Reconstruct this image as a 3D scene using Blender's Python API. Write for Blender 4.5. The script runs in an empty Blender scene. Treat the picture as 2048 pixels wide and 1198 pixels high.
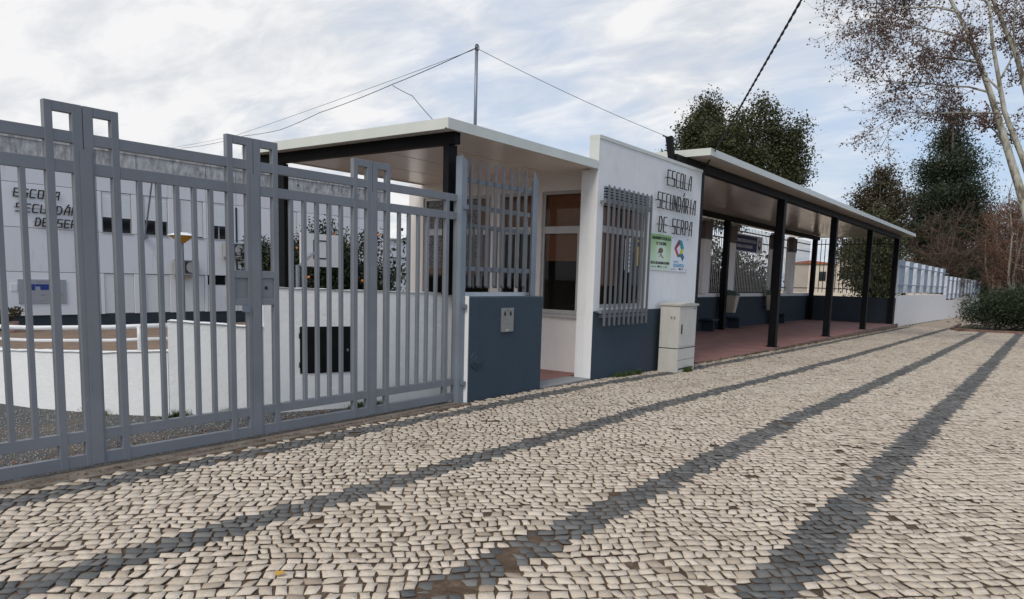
import bpy, bmesh, math, random
import numpy as np
from mathutils import Vector, Matrix, noise
PI = math.pi
R = math.radians
rng = random.Random(7)
S = bpy.context.scene
COL = S.collection

# ------------------------------------------------------------------ camera, sky, sun, exposure
cd = bpy.data.cameras.new('camera')
cam = bpy.data.objects.new('camera', cd); COL.objects.link(cam); S.camera = cam
cd.sensor_width = 36.0; cd.lens = 1463.5 / 2048 * 36.0
cd.shift_y = (734.7 - 599.0) / 2048
cd.clip_start = .05; cd.clip_end = 3000
_y, _p, _r = R(36.213), R(-7.017), R(1.580)
fw = Vector((math.cos(_y)*math.cos(_p), math.sin(_y)*math.cos(_p), math.sin(_p)))
rt = Vector((math.sin(_y), -math.cos(_y), 0)); up = rt.cross(fw)
r2 = rt*math.cos(_r) + up*math.sin(_r); u2 = -rt*math.sin(_r) + up*math.cos(_r)
mw = Matrix((r2, u2, -fw)).transposed().to_4x4(); mw.translation = (0, 0, 1.6)
cam.matrix_world = mw

SUN_EL, SUN_AZ = R(46), R(192)         # azimuth of the sun as seen from the ground, from +X towards +Y
w = bpy.data.worlds.new('World'); S.world = w; w.use_nodes = True
nt = w.node_tree; N = nt.nodes; Lk = nt.links
for n in list(N): N.remove(n)
def nd(t, **k):
    n = N.new(t)
    for a, b in k.items(): setattr(n, a, b)
    return n
out = nd('ShaderNodeOutputWorld'); bg = nd('ShaderNodeBackground'); bg.inputs[1].default_value = .1
sky = nd('ShaderNodeTexSky', sky_type='NISHITA', sun_disc=False, sun_elevation=SUN_EL, sun_rotation=PI/2 - SUN_AZ)
sky.air_density = 1.2; sky.dust_density = 2.0; sky.ozone_density = 1.5
tc = nd('ShaderNodeTexCoord'); sep = nd('ShaderNodeSeparateXYZ'); Lk.new(tc.outputs['Generated'], sep.inputs[0])
def mth(op, a, b=None, c=None):
    n = nd('ShaderNodeMath', operation=op)
    for i, v in enumerate((a, b, c)):
        if v is None: continue
        if isinstance(v, (int, float)): n.inputs[i].default_value = v
        else: Lk.new(v, n.inputs[i])
    return n.outputs[0]
den = mth('ADD', mth('MAXIMUM', sep.outputs[2], 0.0), .26)
cx = mth('DIVIDE', sep.outputs[0], den); cy = mth('DIVIDE', sep.outputs[1], den)
cmb = nd('ShaderNodeCombineXYZ'); Lk.new(cx, cmb.inputs[0]); Lk.new(cy, cmb.inputs[1])
def noi(scale, det, rough, rot=0, sc=(1, 1, 1), dist=0, loc=(0, 0, 0)):
    mp = nd('ShaderNodeMapping'); mp.inputs['Rotation'].default_value = (0, 0, rot); mp.inputs['Scale'].default_value = sc
    mp.inputs['Location'].default_value = loc
    Lk.new(cmb.outputs[0], mp.inputs[0])
    n = nd('ShaderNodeTexNoise'); n.inputs['Scale'].default_value = scale; n.inputs['Detail'].default_value = det
    n.inputs['Roughness'].default_value = rough; n.inputs['Distortion'].default_value = dist
    Lk.new(mp.outputs[0], n.inputs['Vector']); return n.outputs[0]
def ramp(v, pts):
    n = nd('ShaderNodeValToRGB'); e = n.color_ramp.elements
    while len(e) < len(pts): e.new(.5)
    for i, (p, c) in enumerate(pts):
        e[i].position = p; e[i].color = (c if isinstance(c, tuple) else (c, c, c)) + (1,)
    Lk.new(v, n.inputs[0]); return n.outputs[0]
big = noi(.55, 4, .55, R(30), (1, 1.5, 1), .3, (3.1, 1.7, 0))
med = noi(7.0, 6, .58, R(50), (1, .55, 1), .35, (1, 4, 0))
# clouds lie thicker towards the sun's side of the sky
side = mth('MULTIPLY', mth('ADD', mth('MULTIPLY', sep.outputs[0], math.cos(R(100))), mth('MULTIPLY', sep.outputs[1], math.sin(R(100)))), .17)
cov = mth('ADD', mth('ADD', mth('MULTIPLY', big, .72), mth('MULTIPLY', med, .28)), side)
cov = mth('ADD', cov, mth('MULTIPLY', sep.outputs[2], .10))
mask = ramp(cov, [(.42, 0.12), (.66, 1.0)])
tone = mth('ADD', mth('ADD', mth('MULTIPLY', med, .80), mth('MULTIPLY', big, .20)), mth('MULTIPLY', side, .75))
ccol = ramp(tone, [(.34, (.59, .63, .69)), (.51, (.73, .75, .785)), (.66, (.90, .90, .91))])
cs = nd('ShaderNodeVectorMath', operation='SCALE'); Lk.new(ccol, cs.inputs[0]); cs.inputs['Scale'].default_value = 8.3
# thin veil of haze over the blue so that it stays pale
blue = nd('ShaderNodeMixRGB'); blue.inputs[0].default_value = .62; Lk.new(sky.outputs[0], blue.inputs[1]); blue.inputs[2].default_value = (4.4, 5.7, 8.0, 1)
mx = nd('ShaderNodeMixRGB'); Lk.new(mask, mx.inputs[0]); Lk.new(blue.outputs[0], mx.inputs[1]); Lk.new(cs.outputs[0], mx.inputs[2])
Lk.new(mx.outputs[0], bg.inputs[0]); Lk.new(bg.outputs[0], out.inputs[0])

sd = bpy.data.lights.new('sun', 'SUN'); sun = bpy.data.objects.new('sun', sd); COL.objects.link(sun)
sd.energy = 1.5; sd.angle = R(24); sd.color = (1, .96, .9)
sun.rotation_euler = Vector((math.cos(SUN_AZ)*math.cos(SUN_EL), math.sin(SUN_AZ)*math.cos(SUN_EL), math.sin(SUN_EL))).to_track_quat('Z', 'Y').to_euler()
S.view_settings.view_transform = 'Standard'; S.view_settings.look = 'None'
S.view_settings.exposure = 0.30; S.view_settings.gamma = 1.0; S.view_settings.use_curve_mapping = False
S.cycles.max_bounces = 8; S.cycles.diffuse_bounces = 4; S.cycles.transparent_max_bounces = 16

# ------------------------------------------------------------------ materials
class MT:
    def __init__(s, name):
        s.m = bpy.data.materials.new(name); s.m.use_nodes = True; s.t = s.m.node_tree; s.N = s.t.nodes; s.L = s.t.links
        s.b = s.N['Principled BSDF']; s.tc = s.N.new('ShaderNodeTexCoord')
    def n(s, t, **k):
        n = s.N.new(t)
        for a, b in k.items(): setattr(n, a, b)
        return n
    def noise(s, scale, det=3, rough=.55, sc=None, dist=0, co='Object'):
        n = s.n('ShaderNodeTexNoise'); n.inputs['Scale'].default_value = scale; n.inputs['Detail'].default_value = det
        n.inputs['Roughness'].default_value = rough; n.inputs['Distortion'].default_value = dist
        src = s.tc.outputs[co]
        if sc:
            mp = s.n('ShaderNodeMapping'); mp.inputs['Scale'].default_value = sc; s.L.new(src, mp.inputs[0]); src = mp.outputs[0]
        s.L.new(src, n.inputs['Vector']); return n.outputs[0]
    def ramp(s, v, pts):
        n = s.n('ShaderNodeValToRGB'); e = n.color_ramp.elements
        while len(e) < len(pts): e.new(.5)
        for i, (p, c) in enumerate(pts):
            e[i].position = p; e[i].color = (c if isinstance(c, tuple) else (c, c, c)) + (1,)
        s.L.new(v, n.inputs[0]); return n.outputs[0]
    def mix(s, f, a, b, mode='MIX'):
        n = s.n('ShaderNodeMixRGB', blend_type=mode)
        for i, v in enumerate((f, a, b)):
            if isinstance(v, (int, float)): n.inputs[i].default_value = v if i == 0 else (v, v, v, 1)
            elif isinstance(v, tuple): n.inputs[i].default_value = v + (1,)
            else: s.L.new(v, n.inputs[i])
        return n.outputs[0]
    def bump(s, h, st, dist=.01):
        n = s.n('ShaderNodeBump'); n.inputs['Strength'].default_value = st; n.inputs['Distance'].default_value = dist
        s.L.new(h, n.inputs['Height']); s.L.new(n.outputs[0], s.b.inputs['Normal'])
    def set(s, col=None, rough=None, metal=None, spec=None):
        for k, v in (('Base Color', col), ('Roughness', rough), ('Metallic', metal), ('Specular IOR Level', spec)):
            if v is None: continue
            if isinstance(v, tuple): s.b.inputs[k].default_value = v + (1,)
            elif isinstance(v, (int, float)): s.b.inputs[k].default_value = v
            else: s.L.new(v, s.b.inputs[k])
def simple(name, col, rough=.6, var=.12, vs=4, bs=40, bump=.0, bd=.005, metal=0, spec=.5, co='Object'):
    t = MT(name); f = t.noise(vs, 4, co=co)
    lo = tuple(c*(1-var) for c in col); hi = tuple(min(1, c*(1+var)) for c in col)
    t.set(t.ramp(f, [(.3, lo), (.7, hi)]), rough, metal, spec)
    if bump: t.bump(t.noise(bs, 4, co=co), bump, bd)
    return t.m
def plaster(name, col, dirt=(.35, .31, .26), amt=.35, bump=.35):
    t = MT(name)
    a = t.noise(2.3, 6, .65); b = t.noise(9, 5, .7, (1, 1, .25)); c = t.noise(.6, 3)
    base = t.ramp(a, [(.3, tuple(x*.93 for x in col)), (.7, col)])
    m = t.mix(1.0, t.ramp(b, [(.50, 0.0), (.76, amt)]), t.ramp(c, [(.35, .1), (.7, 1.0)]), 'MULTIPLY')
    # splash dirt at the foot of the wall
    t.set(t.mix(m, base, dirt), .85, spec=.25)
    t.bump(t.mix(.5, t.noise(14, 5, .6), t.noise(70, 3)), bump, .012)
    return t.m
def streaks(name, col, amt, lo=.5, hi=.72, sc=(2.2, 2.2, .22)):
    t = MT(name)
    a = t.noise(3.2, 8, .72, sc); b = t.noise(.45, 5, .6); c = t.noise(16, 6, .7, (1, 1, .12)); blo, bhi = (.38, .66) if amt < .9 else (.2, .5)
    m = t.mix(1.0, t.ramp(a, [(lo, 0.0), (hi, amt)]), t.ramp(b, [(blo, .0), (bhi, 1.0)]), 'MULTIPLY')
    col1 = t.mix(m, col, (.07, .068, .062))
    col2 = t.mix(t.ramp(c, [(.6, 0.0), (.8, amt*.45)]), col1, (.16, .14, .11))
    t.set(col2, .9, spec=.2); t.bump(t.noise(30, 4), .3, .01)
    return t.m
M_ = {}
M_['wall'] = plaster('white_plaster', (.80, .795, .78), amt=.28)
M_['wallyard'] = plaster('white_rough_plaster', (.83, .83, .82), amt=.18, bump=.8)
M_['wallwarm'] = plaster('cream_plaster', (.80, .76, .72), amt=.16, bump=.25)
M_['blue'] = plaster('slate_blue_paint', (.045, .066, .085), dirt=(.08, .10, .12), amt=.25, bump=.7)
M_['blue2'] = plaster('slate_blue_paint_far', (.040, .050, .062), dirt=(.07, .07, .07), amt=.3, bump=.3)
M_['conc'] = plaster('grey_concrete', (.30, .30, .29), dirt=(.12, .11, .1), amt=.6, bump=.5)
M_['school'] = streaks('school_panel_paint', (.72, .72, .73), .75, .56, .78)
M_['schoolclean'] = streaks('school_panel_clean', (.76, .76, .77), .3, .62, .85)
M_['parapet'] = streaks('weathered_parapet', (.60, .59, .57), .92, .38, .70, (1.7, 1.7, .75))
def worn(name, col):
    t = MT(name); geo = t.n('ShaderNodeNewGeometry')
    def nz(scale, det, rough, sc=(1, 1, 1)):
        mp = t.n('ShaderNodeMapping'); mp.inputs['Scale'].default_value = sc; t.L.new(geo.outputs['Position'], mp.inputs[0])
        n = t.n('ShaderNodeTexNoise'); n.inputs['Scale'].default_value = scale; n.inputs['Detail'].default_value = det; n.inputs['Roughness'].default_value = rough; t.L.new(mp.outputs[0], n.inputs['Vector']); return n.outputs[0]
    a = nz(2.2, 4, .6); b = nz(34, 5, .7); c = nz(9, 5, .7, (1, 1, .15)); d = nz(1.3, 3, .5)
    base = t.ramp(a, [(.3, tuple(x*.88 for x in col)), (.7, tuple(x*1.08 for x in col))])
    base = t.mix(t.ramp(c, [(.58, 0.0), (.78, .35)]), base, tuple(x*.55 for x in col))
    chip = t.mix(1.0, t.ramp(b, [(.69, 0.0), (.72, 1.0)]), t.ramp(d, [(.5, 0.0), (.6, 1.0)]), 'MULTIPLY')
    t.set(t.mix(chip, base, (.10, .06, .045)), t.ramp(c, [(.4, .38), (.7, .6)]), spec=.45); t.bump(nz(60, 3, .5), .12, .003); return t.m
M_['gate'] = worn('worn_grey_gate_paint', (.188, .198, .213))
M_['picket'] = worn('worn_grey_picket_paint_shaded', (.125, .130, .138))  # gate paint darkened: the shade on the pickets is put into the colour
M_['gatelt'] = worn('worn_blue_grey_fence_paint', (.185, .215, .25))
M_['black'] = simple('black_steel_paint', (.006, .006, .007), .55, .3, 8, spec=.15)
M_['darkgap'] = simple('dark_joint_and_room_shade', (.03, .03, .03), .9, .1)  # joints, and the room lining where it stands for missing light
M_['fascia'] = simple('offwhite_metal', (.62, .63, .57), .38, .06, 1.5, 6, .12, .01)
M_['fenceb'] = simple('dark_fence_bar', (.035, .035, .042), .45, .15)
M_['fencew'] = simple('pale_fence_bar', (.50, .47, .43), .5, .1)
M_['alu'] = simple('aluminium_frame', (.42, .41, .39), .4, .08, 5, metal=.3)
M_['alud'] = simple('steel_plate', (.33, .33, .32), .38, .08, 9, metal=.8)
M_['white'] = simple('white_paint', (.76, .76, .76), .45, .04)
M_['whitepvc'] = simple('white_tube', (.70, .70, .71), .35, .04)
M_['shutter'] = simple('white_shutter', (.74, .75, .74), .5, .06)
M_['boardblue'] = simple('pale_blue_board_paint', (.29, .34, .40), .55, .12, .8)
M_['boardlit'] = simple('lit_board_side', (.62, .66, .72), .55, .08, .8)  # brighter light on the board sides, put into the colour
M_['cabinet'] = None
M_['cabtop'] = simple('cabinet_lid', (.46, .44, .38), .6, .1, 6, 90, .2, .002)
M_['red'] = simple('red_terracotta_paint', (.29, .145, .12), .75, .22, 1.6, 60, .5, .004)
M_['redkerb'] = simple('reddish_kerb', (.20, .12, .09), .85, .35, 4, 40, .8, .01)
M_['kerb'] = simple('stone_kerb', (.17, .14, .11), .9, .4, 5, 40, .8, .01)
M_['binlid'] = simple('green_bin_lid', (.06, .10, .075), .6, .1)
M_['bin'] = simple('beige_bin', (.45, .40, .32), .6, .1)
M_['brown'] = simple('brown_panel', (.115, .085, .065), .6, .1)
M_['bark'] = simple('dark_bark', (.07, .052, .04), .9, .3, 6, 20, .8, .02)
M_['paper'] = simple('paper', (.72, .74, .78), .6, .02)
M_['yellow'] = simple('yellow_print', (.62, .42, .04), .6, .02)
M_['ink'] = simple('black_print', (.012, .012, .012), .6, .02)
M_['wire'] = simple('black_wire', (.012, .012, .014), .55, .1)
M_['galv'] = simple('galvanised_tube', (.22, .24, .28), .45, .1, 6, metal=.4)
M_['terracotta'] = simple('terracotta_pot', (.42, .26, .2), .8, .15)
M_['roofred'] = simple('red_roof_tile', (.42, .13, .07), .85, .2, .8)
M_['cream'] = simple('cream_render', (.66, .58, .48), .85, .08, .5)
M_['orange'] = simple('orange_peel', (.75, .22, .03), .5, .15)
M_['amber'] = simple('amber_glass', (.55, .30, .03), .35, .1)
M_['asph'] = simple('asphalt', (.05, .05, .052), .9, .25, 3, 90, .6, .01)
M_['leafdry'] = simple('dry_leaf', (.17, .085, .045), .8, .45, 30)
M_['navy'] = simple('navy_print', (.012, .012, .085), .6, .1)
M_['skyblue'] = simple('cyan_print', (.03, .30, .50), .6, .02)
M_['mapblue'] = simple('map_blue_print', (.015, .045, .22), .5, .02)
M_['boardgrey'] = simple('grey_board', (.32, .33, .36), .5, .04)
for nm, c in (('pr', (.45, .035, .04)), ('pt', (.02, .26, .30)), ('py', (.60, .52, .02)), ('pg', (.01, .17, .11)), ('pb', (.01, .14, .27)), ('prd', (.22, .03, .03)), ('brownink', (.14, .09, .06)), ('greyink', (.2, .2, .2))):
    M_[nm] = simple('print_' + nm, c, .5, .01)
# grey street cabinet with scuffs
t = MT('scuffed_cabinet_paint'); a = t.noise(7, 6, .7, (1, 1, .3)); b = t.noise(30, 5, .7, (1, 1, .25))
c0 = t.ramp(a, [(.3, (.49, .465, .42)), (.7, (.56, .535, .485))])
t.set(t.mix(t.ramp(b, [(.62, 0.0), (.78, .55)]), c0, (.30, .28, .25)), .6, spec=.3); t.bump(t.noise(60, 3), .2, .003); M_['cabinet'] = t.m
# ribbed glossy soffit sheet: fine ribs run along X
def soffit(name, col, rough):
    t = MT(name); sp = t.n('ShaderNodeSeparateXYZ'); t.L.new(t.tc.outputs['Object'], sp.inputs[0])
    m = t.n('ShaderNodeMath', operation='MULTIPLY'); t.L.new(sp.outputs[1], m.inputs[0]); m.inputs[1].default_value = 2*PI/.1
    s_ = t.n('ShaderNodeMath', operation='SINE'); t.L.new(m.outputs[0], s_.inputs[0])
    p = t.n('ShaderNodeMath', operation='GREATER_THAN'); t.L.new(s_.outputs[0], p.inputs[0]); p.inputs[1].default_value = .93
    t.set(t.mix(p.outputs[0], t.ramp(t.noise(1.1, 4), [(.3, tuple(x*.94 for x in col)), (.7, col)]), tuple(x*.72 for x in col)), rough, spec=.6)
    t.bump(s_.outputs[0], .25, .003); return t.m
M_['soffit'] = soffit('ribbed_soffit_sheet', (.80, .75, .70), .24)
M_['soffit2'] = soffit('glossy_canopy_soffit', (.78, .71, .64), .12)
# window glass
def glass(name, tint, k):
    m = bpy.data.materials.new(name); m.use_nodes = True; N_ = m.node_tree.nodes; L_ = m.node_tree.links
    for n in list(N_): N_.remove(n)
    o = N_.new('ShaderNodeOutputMaterial'); mxs = N_.new('ShaderNodeMixShader'); fr = N_.new('ShaderNodeFresnel'); fr.inputs[0].default_value = k
    tr = N_.new('ShaderNodeBsdfTransparent'); tr.inputs[0].default_value = tint + (1,); gl = N_.new('ShaderNodeBsdfGlossy'); gl.inputs['Roughness'].default_value = .02
    L_.new(fr.outputs[0], mxs.inputs[0]); L_.new(tr.outputs[0], mxs.inputs[1]); L_.new(gl.outputs[0], mxs.inputs[2]); L_.new(mxs.outputs[0], o.inputs[0]); return m
M_['glass'] = glass('window_glass', (.88, .89, .89), 1.32)
M_['gloss'] = simple('dark_glass', (.012, .013, .015), .06, .1, spec=.6)
# bamboo blind
t = MT('bamboo_blind'); sp = t.n('ShaderNodeTexWave', wave_type='BANDS', bands_direction='Z'); sp.inputs['Scale'].default_value = 22; sp.inputs['Distortion'].default_value = .6
t.L.new(t.tc.outputs['Object'], sp.inputs['Vector'])
sp2 = t.noise(9, 3, .6, (8, 8, .3))
t.set(t.mix(t.ramp(sp2, [(.62, 0.0), (.72, .5)]), t.ramp(sp.outputs[0], [(.2, (.19, .072, .032)), (.8, (.36, .155, .072))]), (.5, .28, .15)), .8); M_['blind'] = t.m
# lace curtain
t = MT('lace_curtain'); v = t.n('ShaderNodeTexVoronoi'); v.inputs['Scale'].default_value = 26; t.L.new(t.tc.outputs['Object'], v.inputs['Vector'])
t.set(t.ramp(v.outputs[0], [(.25, (.06, .035, .025)), (.5, (.30, .27, .25))]), .9); M_['lace'] = t.m
# cobbles: tone attribute per stone
def cobble(name, cols, dirt):
    t = MT(name); at = t.n('ShaderNodeAttribute', attribute_name='tone')
    base = t.ramp(at.outputs['Fac'], cols)
    geo = t.n('ShaderNodeNewGeometry')
    def nz(scale, det, rough):
        n = t.n('ShaderNodeTexNoise'); n.inputs['Scale'].default_value = scale; n.inputs['Detail'].default_value = det; n.inputs['Roughness'].default_value = rough
        t.L.new(geo.outputs['Position'], n.inputs['Vector']); return n.outputs[0]
    a = nz(38, 6, .75); b = nz(1.3, 5, .65); c = nz(120, 3, .6)
    m = t.mix(1.0, t.ramp(a, [(.49, 0.0), (.68, .85)]), t.ramp(b, [(.38, .22), (.64, 1.0)]), 'MULTIPLY')
    col = t.mix(m, base, dirt)
    col = t.mix(.35, col, t.ramp(c, [(.3, .55), (.7, 1.0)]), 'MULTIPLY')
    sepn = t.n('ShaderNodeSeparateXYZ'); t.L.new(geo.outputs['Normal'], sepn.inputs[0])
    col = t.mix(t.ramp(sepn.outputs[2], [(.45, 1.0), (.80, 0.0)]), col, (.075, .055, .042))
    t.set(col, .82, spec=.25); t.bump(t.mix(.5, a, c), .40, .004); return t.m
M_['cob'] = cobble('pale_limestone', [(0.0, (.36, .285, .215)), (.4, (.56, .465, .36)), (1.0, (.69, .585, .468))], (.25, .195, .14))
M_['cobd'] = cobble('blue_grey_basalt', [(0.0, (.070, .073, .072)), (.5, (.118, .120, .116)), (1.0, (.19, .185, .172))], (.17, .135, .105))
t = MT('joint_soil'); t.set(t.ramp(t.noise(9, 8, .75), [(.3, (.055, .037, .025)), (.52, (.115, .078, .052)), (.7, (.22, .155, .108))]), .95, spec=.15); t.bump(t.noise(90, 5, .7), .9, .01); M_['soil'] = t.m
t = MT('gravel_ground'); t.set(t.mix(t.ramp(t.noise(.9, 5), [(.5, 0.0), (.66, .65)]), t.ramp(t.noise(60, 6, .8), [(.3, (.035, .036, .037)), (.5, (.10, .10, .10)), (.7, (.22, .21, .20))]), (.20, .15, .11)), .9, spec=.2); t.bump(t.noise(70, 5, .7), 1.0, .02); M_['gravel'] = t.m
t = MT('tan_paving'); br = t.n('ShaderNodeTexBrick'); br.inputs['Scale'].default_value = 2.4; t.L.new(t.tc.outputs['Object'], br.inputs['Vector'])
br.inputs['Color1'].default_value = (.30, .20, .13, 1); br.inputs['Color2'].default_value = (.24, .155, .10, 1); br.inputs['Mortar'].default_value = (.13, .09, .06, 1); br.inputs['Mortar Size'].default_value = .015
t.set(t.mix(.6, br.outputs[0], t.ramp(t.noise(2, 6, .7), [(.35, .4), (.7, 1.0)]), 'MULTIPLY'), .9); M_['tan'] = t.m
t = MT('earth_ground'); t.set(t.ramp(t.noise(.35, 7, .7), [(.3, (.06, .052, .035)), (.5, (.11, .095, .06)), (.7, (.17, .14, .10))]), .95, spec=.1); t.bump(t.noise(12, 6), .6, .05); M_['earth'] = t.m
def leafmat(name, c0, c1, c2, tr=.25):
    t = MT(name); at = t.n('ShaderNodeAttribute', attribute_name='tone')
    t.set(t.ramp(at.outputs['Fac'], [(0.0, c0), (.55, c1), (1.0, c2)]), .55, spec=.35)
    tl = t.n('ShaderNodeBsdfTranslucent'); t.L.new(t.b.inputs['Base Color'].links[0].from_socket, tl.inputs[0])
    m = t.n('ShaderNodeMixShader'); m.inputs[0].default_value = tr
    t.L.new(t.b.outputs[0], m.inputs[1]); t.L.new(tl.outputs[0], m.inputs[2]); t.L.new(m.outputs[0], t.N['Material Output'].inputs[0]); return t.m
M_['leaf1'] = leafmat('olive_green_leaves', (.022, .028, .011), (.065, .070, .026), (.13, .12, .05))
M_['leaf2'] = leafmat('brownish_green_leaves', (.030, .028, .014), (.070, .060, .030), (.15, .105, .055))
M_['leaf3'] = leafmat('dark_conifer_needles', (.016, .027, .015), (.038, .054, .027), (.08, .082, .038))
M_['leaf4'] = leafmat('reddish_dry_foliage', (.09, .045, .03), (.17, .09, .055), (.26, .15, .09))
M_['leaf5'] = leafmat('citrus_leaves', (.008, .012, .006), (.020, .028, .012), (.06, .07, .03))
M_['leaf6'] = leafmat('oleander_leaves', (.014, .022, .010), (.035, .052, .020), (.085, .105, .045))
M_['grass'] = leafmat('grass_blades', (.03, .05, .012), (.06, .10, .025), (.13, .16, .05))
M_['twigred'] = simple('reddish_twig', (.17, .095, .065), .9, .3, 3)
M_['twig'] = simple('brown_twig', (.10, .065, .045), .9, .3, 3, co='Object')
t = MT('plane_tree_bark'); t.set(t.ramp(t.noise(5, 6, .7, (1, 1, .4)), [(.40, (.15, .125, .09)), (.48, (.34, .32, .25)), (.62, (.50, .48, .41))]), .85); t.bump(t.noise(20, 4), .5, .02); M_['plane'] = t.m
M_['seed'] = simple('seed_ball', (.135, .080, .062), .9, .3, 9)
t = MT('green_poster_print'); gr = t.n('ShaderNodeTexGradient', gradient_type='SPHERICAL'); mp = t.n('ShaderNodeMapping'); mp.inputs['Location'].default_value = (-.45*2.2, 0, -.33*2.2); mp.inputs['Scale'].default_value = (2.2, 2.2, 2.2)
t.L.new(t.tc.outputs['Object'], mp.inputs[0]); t.L.new(mp.outputs[0], gr.inputs[0])
sp = t.n('ShaderNodeSeparateXYZ'); t.L.new(t.tc.outputs['Object'], sp.inputs[0])
lin = t.ramp(sp.outputs[2], [(0.0, (.62, .70, .60)), (.22, (.52, .68, .45)), (.62, (.24, .44, .14))])
t.set(t.mix(t.ramp(gr.outputs[0], [(.35, 0.0), (.7, .85)]), lin, (.66, .72, .62)), .4); M_['poster'] = t.m

# ------------------------------------------------------------------ builders
def tag(o, label=None, cat=None, group=None, kind=None):
    if label: o['label'] = label
    if cat: o['category'] = cat
    if group: o['group'] = group
    if kind: o['kind'] = kind
    return o
def thing(name, label, cat, loc=(0, 0, 0), group=None):
    o = bpy.data.objects.new(name, None); COL.objects.link(o); o.location = loc; o.empty_display_size = .1
    o['wo'] = tuple(float(v) for v in loc)
    return tag(o, label, cat, group)
def wo(p):
    v = Vector((0, 0, 0))
    while p is not None:
        v += Vector(p.location); p = p.parent
    return v
class G:
    def __init__(s): s.v = []; s.f = []
    def add(s, vs, fs):
        b = len(s.v); s.v += [tuple(x) for x in vs]; s.f += [tuple(i+b for i in f) for f in fs]; return s
    def box(s, x0, x1, y0, y1, z0, z1):
        return s.add([(x0,y0,z0),(x1,y0,z0),(x1,y1,z0),(x0,y1,z0),(x0,y0,z1),(x1,y0,z1),(x1,y1,z1),(x0,y1,z1)],
                     [(0,3,2,1),(4,5,6,7),(0,1,5,4),(1,2,6,5),(2,3,7,6),(3,0,4,7)])
    def prism(s, poly, axis, a, b):      # poly in the two other axes, extruded a..b along axis
        n = len(poly)
        def P(p, t): return {0: (t, p[0], p[1]), 1: (p[0], t, p[1]), 2: (p[0], p[1], t)}[axis]
        vs = [P(p, a) for p in poly] + [P(p, b) for p in poly]
        return s.add(vs, [tuple(range(n))[::-1], tuple(range(n, 2*n))] + [(i, (i+1) % n, n+(i+1) % n, n+i) for i in range(n)])
    def tube(s, pts, rad, n=6, cap=True):
        pts = [Vector(p) for p in pts]; rad = rad if isinstance(rad, (list, tuple)) else [rad]*len(pts)
        b = len(s.v); prev = None
        for i, p in enumerate(pts):
            d = (pts[min(i+1, len(pts)-1)] - pts[max(i-1, 0)]).normalized()
            a = Vector((0, 0, 1)) if abs(d.z) < .9 else Vector((1, 0, 0))
            u = d.cross(a).normalized(); v = d.cross(u)
            for k in range(n):
                an = 2*PI*k/n; s.v.append(tuple(p + (u*math.cos(an) + v*math.sin(an))*rad[i]))
        for i in range(len(pts)-1):
            for k in range(n):
                s.f.append((b+i*n+k, b+i*n+(k+1) % n, b+(i+1)*n+(k+1) % n, b+(i+1)*n+k))
        if cap: s.f.append(tuple(b+k for k in range(n))[::-1]); s.f.append(tuple(b+(len(pts)-1)*n+k for k in range(n)))
        return s
    def disc(s, c, r, axis, d, n=20):
        pts = [(c[0]+r*math.cos(2*PI*k/n), c[1]+r*math.sin(2*PI*k/n)) for k in range(n)]
        return s.prism(pts, axis, d[0], d[1])
    def mesh(s, name, mat, off=(0, 0, 0), smooth=False, bevel=0):
        me = bpy.data.meshes.new(name); o = Vector(off)
        me.from_pydata([tuple(Vector(v)-o) for v in s.v], [], s.f)
        for m in (mat if isinstance(mat, list) else [mat]): me.materials.append(M_[m] if isinstance(m, str) else m)
        bm = bmesh.new(); bm.from_mesh(me); (bmesh.ops.recalc_face_normals(bm, faces=bm.faces) if len(bm.faces) > 1 else None)
        if bevel: bmesh.ops.bevel(bm, geom=[e for e in bm.edges], offset=bevel, segments=1, affect='EDGES')
        bm.to_mesh(me); bm.free()
        if smooth: me.polygons.foreach_set('use_smooth', [True]*len(me.polygons))
        return me
    def build(s, name, mat, parent=None, smooth=False, label=None, cat=None, kind=None, group=None, bevel=0):
        me = s.mesh(name, mat, wo(parent), smooth, bevel)
        o = bpy.data.objects.new(name, me); COL.objects.link(o); o.parent = parent
        return tag(o, label, cat, group, kind)
def inst(name, me, parent, loc, rz=0, sc=None, label=None):
    """another object on a shared mesh; loc in world metres"""
    o = bpy.data.objects.new(name, me); COL.objects.link(o); o.parent = parent
    o.location = Vector(loc) - wo(parent)
    if rz: o.rotation_euler = (0, 0, rz)
    if sc: o.scale = sc
    if label: o['label'] = label
    return o
def bx(*a): return G().box(*a)
def sheetx(x, y0, y1, z0, z1): return G().add([(x, y1, z0), (x, y0, z0), (x, y0, z1), (x, y1, z1)], [(0, 1, 2, 3)])
def sheety(y, x0, x1, z0, z1): return G().add([(x0, y, z0), (x1, y, z0), (x1, y, z1), (x0, y, z1)], [(0, 1, 2, 3)])
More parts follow.
